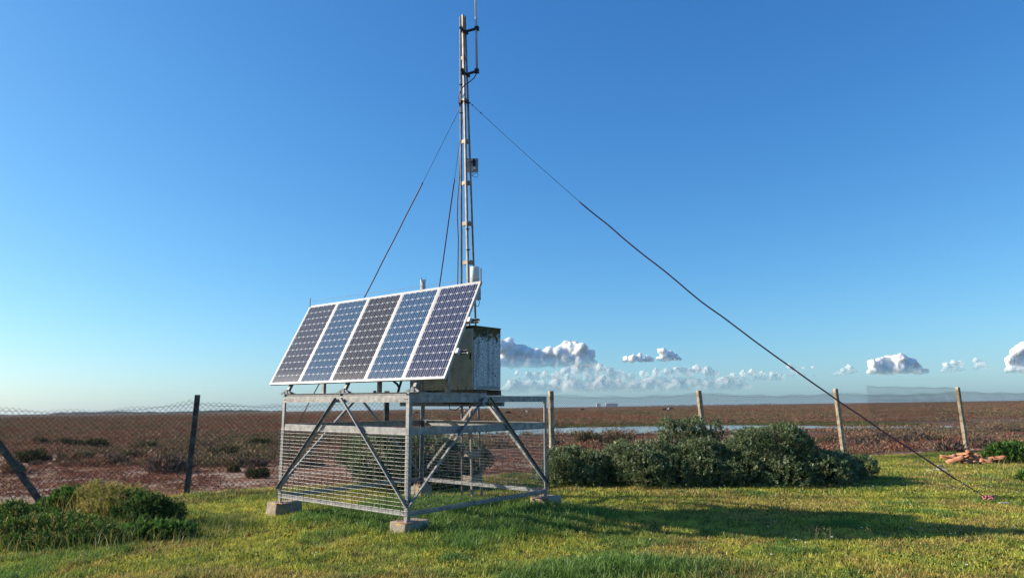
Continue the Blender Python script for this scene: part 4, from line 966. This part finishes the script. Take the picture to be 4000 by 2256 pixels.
g = onground(3925, 1975); m = MB(); m.box((0, 0, 0), (.16, .07, .03)); o = m.build('stone_chip', PALE, None, bevel=.008); o.location = (g.x, g.y, .045); tag(o, 'small pale stone chip right of the pink rag', 'stone')

# ------------------------------------------------------------------ cattle far out on the plain
def cow_mesh():
    vs_ = [(0, 0, 1.05), (.45, 0, 1.08), (.85, 0, 1.12), (1.15, 0, 1.0), (1.45, 0, .62), (1.62, 0, .38), (-.45, 0, 1.08), (-.8, 0, 1.12), (-.95, 0, .9), (-1.0, 0, .5),
           (.72, .2, .75), (.72, .2, .38), (.74, .2, .02), (.72, -.2, .75), (.68, -.2, .38), (.66, -.2, .02), (-.72, .2, .8), (-.66, .2, .55), (-.80, .2, .36), (-.78, .2, .02), (-.72, -.2, .8), (-.68, -.2, .55), (-.84, -.2, .36), (-.86, -.2, .02), (1.34, .2, .74), (1.34, -.2, .74)]
    es = [(0, 1), (1, 2), (2, 3), (3, 4), (4, 5), (0, 6), (6, 7), (7, 8), (8, 9), (2, 10), (10, 11), (11, 12), (2, 13), (13, 14), (14, 15), (7, 16), (16, 17), (17, 18), (18, 19), (7, 20), (20, 21), (21, 22), (22, 23), (4, 24), (4, 25)]
    R = [.36, .36, .34, .2, .17, .11, .36, .30, .04, .03, .15, .085, .07, .15, .085, .07, .19, .12, .075, .07, .19, .12, .075, .07, .04, .04]
    me = bpy.data.meshes.new('cow'); me.from_pydata(vs_, es, []); o = bpy.data.objects.new('cow_skeleton', me); COL.objects.link(o)
    s = o.modifiers.new('s', 'SKIN'); 
    for i, v in enumerate(me.skin_vertices[0].data): v.radius = (R[i], R[i]*(1.25 if i in (0, 1, 2, 6, 7) else 1)); v.use_root = (i == 0)
    ss = o.modifiers.new('ss', 'SUBSURF'); ss.levels = 2; ss.render_levels = 2
    dg = bpy.context.evaluated_depsgraph_get(); r = bpy.data.meshes.new_from_object(o.evaluated_get(dg)); r.name = 'cow'
    bpy.data.objects.remove(o); r.polygons.foreach_set('use_smooth', [True]*len(r.polygons)); return r
CM = cow_mesh()
hide = {'black': mat('black_hide', [(.4, (.012, .011, .010)), (.7, (.03, .026, .022))], .8, 0, 2), 'white': mat('white_hide', [(.3, (.55, .50, .44)), (.7, (.75, .71, .66))], .8, 0, 2),
        'brown': mat('brown_hide', [(.3, (.09, .045, .025)), (.7, (.20, .10, .06))], .8, 0, 2), 'pied': mat('pied_hide', [(.47, (.02, .017, .015)), (.50, (.72, .68, .62))], .8, 0, 1.2)}
CG = 'cattle grazing on the plain'
def cow(x, y, kind, rz, label, s=.72):
    g = onground(x, y); me = CM.copy(); me.materials.clear(); me.materials.append(hide[kind]); o = bpy.data.objects.new('cow', me); COL.objects.link(o)
    o.location = (g.x, g.y, 0); o.rotation_euler = (0, 0, rz); o.scale = (s, s, s); tag(o, label, 'cow', CG)
cow(1987, 1619, 'black', PI+.2, 'black cow grazing seen through the frame right of its braces', .62)
cow(2058, 1614, 'white', 1.3, 'white cow standing end-on beside the black cow', .60)
cow(1628, 1617, 'black', PI, 'black cow grazing behind the rear post of the frame', .62)
cow(1815, 1607, 'white', 2.0, 'white cow far off behind the mast legs', .55)
cow(2274, 1603, 'black', .3, 'black cow behind a brown calf past the first pale post', .66)
cow(2268, 1613, 'brown', 1.2, 'brown calf in front of a black cow past the first pale post', .5)
cow(2595, 1605, 'brown', PI, 'brown cow beside the pied cow left of the large shrub', .66)
cow(2616, 1604, 'pied', 0.2, 'pied black and white cow beside the brown cow', .72)
cow(1517, 1605, 'black', 0, 'dark cow right of the post behind the top beam', .6)
cow(1382, 1606, 'black', 0, 'dark cow seen under the left end of the front beam', .6)
for (x, y) in ((2183, 1590), (2227, 1589), (2240, 1589.5), (2308, 1589), (2335, 1589), (2405, 1588), (2788, 1583), (2900, 1582), (3045, 1580), (3140, 1579)):
    cow(x, y, 'black', random.random()*.6, 'dark cow reduced to a speck near the horizon', .9)
for (x, y) in ((2940, 1582.5), (3015, 1581.5)): cow(x, y, 'white', .3, 'white cow reduced to a speck near the horizon', .8)

# ------------------------------------------------------------------ far distance
rng = np.random.default_rng(300)
def belt(x0, x1, Y0, n, h0, h1, name, label, cols):
    X = []; parts = []
    fx = x0+(x1-x0)*np.sort(rng.random(n)); Yd = Y0*(1+.12*rng.random(n)); px = (fx-CXP)/F_PX*Yd*1.01
    hh = (h0+(h1-h0)*sst(.35, .75, fbm(fx*.006, fx*0+2, 4)))*(.7+.6*rng.random(n))
    sh = [scrub_mesh(70, np.random.default_rng(310+i), cols) for i in range(4)]
    V, T, C = place_many(sh, px, Yd, hh*(.9+.7*rng.random(n)), hh*.82, rng)
    return stuff(npmesh(name, V, T, SCRUBM, col=C), label, 'trees')
TC = [(.030, .042, .022), (.04, .055, .028), (.025, .034, .02)]
belt(-300, 1130, 2300, 620, 6, 15, 'distant_wood', 'long dark belt of trees on the horizon at left', TC)
belt(1100, 2150, 3400, 200, 2, 6, 'distant_wood', 'thin line of trees on the horizon behind the frame', TC)
belt(2150, 3000, 3400, 150, 2, 7, 'distant_wood', 'broken line of tiny trees on the horizon right of the frame', TC)
def far_building(x0, x1, ytop, Y, label):
    a, b = at(x0, 1580, Y), at(x1, 1580, Y); zt_ = at((x0+x1)/2, ytop, Y).z; c = (a+b)/2; root = empty('farm_building', (c.x, c.y, 0)); tag(root, label, 'building', 'buildings on the horizon')
    wd = (b-a).length; m = MB(); m.b2((-wd/2, -10, -1), (wd/2, 12, zt_*.8)); m.build('wall', PALE, root)
    m = MB(); m.add([(-wd/2-.5, -11, zt_*.8+.1), (wd/2+.5, -11, zt_*.8+.1), (wd/2+.5, 13, zt_*.8+.1), (-wd/2-.5, 13, zt_*.8+.1), (-wd/2-.5, 1, zt_), (wd/2+.5, 1, zt_)], [(0, 1, 5, 4), (3, 4, 5, 2), (0, 4, 3), (1, 2, 5), (0, 3, 2, 1)]); m.build('roof', GREYP, root)
far_building(2366, 2412, 1572, 2900, 'long grey farm building on the horizon right of the frame')
far_building(2330, 2345, 1573, 2900, 'small tall building left of the long farm building')
# far fence along the left
for i in range(64):
    t = i/63; x = -20+t*860; g = onground(x, 1638-26*t)
    Y = 190+t*150; X = (x-CXP)/F_PX*Y*1.005
    if i == 0:
        m = MB(); m.b2((-.06, -.06, -.1), (.06, .06, 1.15)); fp0 = m.build('field_post', POSTD); o = fp0
    else: o = fp0.copy(); COL.objects.link(o)
    o.location = (X, Y, 0); o.rotation_euler = (random.uniform(-.05, .05), random.uniform(-.05, .05), 0); tag(o, 'tiny dark post of the far field fence at left', 'fence post', 'posts of the far field fence')
m = MB()
for z in (.5, .85, 1.15): m.tube([((-20+t*860-CXP)/F_PX*(190+t*150)*1.005, 190+t*150, z) for t in (0, .25, .5, .75, 1)], .012, 4)
tag(m.build('field_fence_wire', NETW), 'wires of the far field fence at left', 'fence wire')

# ------------------------------------------------------------------ clouds
def cloud_mat(name, fade0, fade1, dens, soft):
    m, n, o = newmat(name)
    tc = N(n, 'ShaderNodeTexCoord'); sep = N(n, 'ShaderNodeSeparateXYZ'); n.links.new(tc.outputs['Generated'], sep.inputs[0])
    x = N(n, 'ShaderNodeBsdfPrincipled'); x.inputs['Base Color'].default_value = (.97, .97, .975, 1); x.inputs['Roughness'].default_value = 1; x.inputs['Specular IOR Level'].default_value = 0
    x.inputs['Subsurface Weight'].default_value = 1; x.inputs['Subsurface Radius'].default_value = (1, 1, 1); x.inputs['Subsurface Scale'].default_value = 60
    tr = N(n, 'ShaderNodeBsdfTransparent'); lw = N(n, 'ShaderNodeLayerWeight'); lw.inputs[0].default_value = .5
    ed = N(n, 'ShaderNodeMapRange'); ed.inputs['From Min'].default_value = .97; ed.inputs['From Max'].default_value = soft; n.links.new(lw.outputs['Facing'], ed.inputs['Value'])
    fz = N(n, 'ShaderNodeMapRange'); fz.inputs['From Min'].default_value = fade0; fz.inputs['From Max'].default_value = fade1; n.links.new(sep.outputs[2], fz.inputs['Value'])
    mu = N(n, 'ShaderNodeMath', operation='MULTIPLY'); n.links.new(ed.outputs[0], mu.inputs[0]); n.links.new(fz.outputs[0], mu.inputs[1])
    m2 = N(n, 'ShaderNodeMath', operation='MULTIPLY'); n.links.new(mu.outputs[0], m2.inputs[0]); m2.inputs[1].default_value = dens
    y = N(n, 'ShaderNodeMixShader'); n.links.new(m2.outputs[0], y.inputs[0]); n.links.new(tr.outputs[0], y.inputs[1]); n.links.new(x.outputs[0], y.inputs[2])
    n.links.new(y.outputs[0], o.inputs[0]); return m
CL1 = cloud_mat('cloud_bright', -.08, .5, .95, .40); CL2 = cloud_mat('cloud_pale', -.05, .95, .52, .0)
def cloud(label, lumps, Y, m_, seed, base=None, vox=17):
    """lumps: (x, y, r) in 2576-wide photo pixels"""
    rnd = random.Random(seed); k = 4000/2576; mb = MB(); cen = None; s = Y/F_PX*k
    pts = []
    for (x, y, r) in lumps:
        c = at(x*k, y*k, Y); pts.append((c, r*s))
    cen = sum((c for c, r in pts), Vector())/len(pts)
    zb = at(1288*k, (base if base else max(y+r for x, y, r in lumps))*k, Y).z
    if base: zb = at(lumps[0][0]*k, base*k, Y).z
    for c, r in pts:
        cc = c+Vector((0, rnd.uniform(-.5, .5)*r, 0)); mb.sphere(cc-cen, r*.86, 14, 9, (1.05, 1, .92))
        if base: mb.sphere(Vector((cc.x, cc.y, zb+r*.55))-cen, r*.8, 12, 8, (1.5 if m_ is CL1 else 2.3, 1.1, .9))
        for q in range(15):
            d = Vector((rnd.gauss(0, 1), rnd.gauss(0, 1), rnd.gauss(.25, .8))).normalized(); r2 = r*rnd.uniform(.25, .5); mb.sphere(cc+Vector((d.x, d.y, d.z*.9))*(r*.66)-cen, r2, 9, 6)
    mb.v = [(x, y, max(z, zb-cen.z+8*math.sin(x*.02))) for x, y, z in mb.v]
    o = mb.build('cloud', m_); rm = o.modifiers.new('r', 'REMESH'); rm.mode = 'VOXEL'; rm.voxel_size = vox
    dg = bpy.context.evaluated_depsgraph_get(); me = bpy.data.meshes.new_from_object(o.evaluated_get(dg)); o.modifiers.clear()
    n = len(me.vertices); co = np.empty(n*3, np.float32); me.vertices.foreach_get('co', co); co = co.reshape(-1, 3); no = np.empty(n*3, np.float32); me.vertices.foreach_get('normal', no); no = no.reshape(-1, 3)
    ed = np.empty(len(me.edges)*2, np.int32); me.edges.foreach_get('vertices', ed); ed = ed.reshape(-1, 2)
    for _ in range(3):
        acc = np.zeros_like(co); cn = np.zeros(n); np.add.at(acc, ed[:, 0], co[ed[:, 1]]); np.add.at(acc, ed[:, 1], co[ed[:, 0]]); np.add.at(cn, ed.ravel(), 1); co = co*.4+.6*acc/np.maximum(cn, 1)[:, None]
    dsp = np.array([mnoise.noise(Vector(p)*.011+Vector((seed, 0, 0)))*1.0+mnoise.noise(Vector(p)*.03)*.7+mnoise.noise(Vector(p)*.07)*.35 for p in co])*s*3.6
    co = co+no*dsp[:, None]; me.vertices.foreach_set('co', co.ravel()); me.polygons.foreach_set('use_smooth', np.ones(len(me.polygons), bool)); me.update()
    o.data = me; o.location = cen; tag(o, label, 'cloud', 'cumulus clouds over the horizon')
Yc = 9500
cloud('largest bright cumulus cloud behind the cabinet edge', [(1258, 872, 22), (1282, 868, 20), (1305, 880, 18), (1328, 888, 17), (1355, 892, 18), (1380, 886, 19), (1408, 884, 20), (1436, 876, 24), (1460, 880, 22), (1484, 890, 17), (1275, 895, 22), (1310, 902, 20), (1345, 904, 17), (1390, 903, 17), (1430, 902, 19), (1465, 903, 16)], Yc, CL1, 1, 926)
cloud('wide dim haze-like cloud bank resting low over the middle horizon', [(1290+38*k, 968+4*math.sin(k*1.7), 19+5*math.sin(k*2.3)) for k in range(16)], Yc*1.3, CL2, 14, 992, 30)
cloud('small flat bright cloud left of the comma-shaped one', [(1575, 902, 9), (1592, 897, 9), (1610, 895, 8), (1628, 899, 8), (1640, 902, 5)], Yc*.98, CL1, 2, 911, 13)
cloud('small comma-shaped bright cloud', [(1662, 884, 11), (1672, 888, 13), (1684, 892, 13), (1697, 898, 9), (1708, 902, 5)], Yc*.98, CL1, 3, 908, 12)
cloud('pale wide cloud bank low under the largest cumulus', [(1400, 945, 14), (1425, 935, 17), (1455, 928, 17), (1480, 925, 15), (1510, 925, 14), (1535, 935, 16), (1560, 945, 18), (1490, 950, 26), (1440, 955, 22), (1540, 960, 20), (1590, 950, 15)], Yc*1.15, CL2, 4, 985)
cloud('pale long cloud bank in the middle of the sky strip', [(1620, 940, 12), (1650, 936, 13), (1680, 935, 14), (1705, 930, 13), (1730, 934, 15), (1755, 928, 15), (1780, 932, 15), (1800, 942, 12), (1700, 950, 16), (1650, 952, 16)], Yc*1.15, CL2, 5, 968)
cloud('pale thin cloud patch right of the long bank', [(1845, 945, 10), (1870, 938, 10), (1895, 936, 11), (1920, 938, 10), (1945, 941, 10), (1965, 945, 8), (1830, 950, 8)], Yc*1.15, CL2, 6, 960, 14)
cloud('tiny pale cloud crossed by the guy wire', [(1985, 922, 8), (1998, 928, 9), (2008, 938, 8), (2022, 924, 6), (2045, 925, 5)], Yc*1.1, CL2, 7, 948, 12)
cloud('small cloud left of the three-peaked cloud', [(2122, 930, 9), (2132, 925, 10), (2144, 932, 9), (2108, 938, 6)], Yc, CL2, 8, 943, 12)
cloud('bright three-peaked cumulus over the right fence', [(2195, 915, 14), (2215, 908, 14), (2238, 905, 14), (2260, 902, 16), (2275, 905, 15), (2290, 915, 16), (2310, 925, 14), (2328, 932, 9), (2230, 925, 15), (2265, 925, 15), (2250, 912, 16), (2248, 925, 18), (2215, 922, 16)], Yc, CL1, 9, 942)
cloud('hazy cloud tuft right of the three-peaked cloud', [(2380, 918, 10), (2400, 913, 11), (2415, 915, 9), (2390, 928, 8)], Yc, CL2, 10, 938, 12)
cloud('small upright cloud tuft near the right edge', [(2455, 906, 9), (2465, 912, 9), (2474, 918, 8), (2458, 920, 8)], Yc, CL2, 11, 930, 12)
cloud('tall cumulus cut by the right edge', [(2540, 905, 14), (2558, 885, 18), (2578, 875, 20), (2600, 885, 24), (2570, 910, 20), (2630, 900, 24), (2545, 920, 12)], Yc, CL1, 12, 938)
cloud('small pale cloud under the left part of the largest cumulus', [(1302, 938, 8), (1330, 942, 10), (1350, 944, 12), (1372, 942, 12), (1385, 948, 9)], Yc*1.15, CL2, 13, 958, 12)

# ------------------------------------------------------------------ air
m, n, o = newmat('air'); pv = N(n, 'ShaderNodeVolumePrincipled'); pv.inputs['Color'].default_value = (.75, .86, 1.0, 1); pv.inputs['Density'].default_value = 0.00006; pv.inputs['Anisotropy'].default_value = .2
n.links.new(pv.outputs[0], o.inputs['Volume'])
mb = MB(); mb.b2((-5400, -5400, -1.2), (5400, 5400, 18)); hz = mb.build('haze', m); hz['kind'] = 'stuff'; hz['label'] = 'thin haze over the plain'; hz['category'] = 'haze'
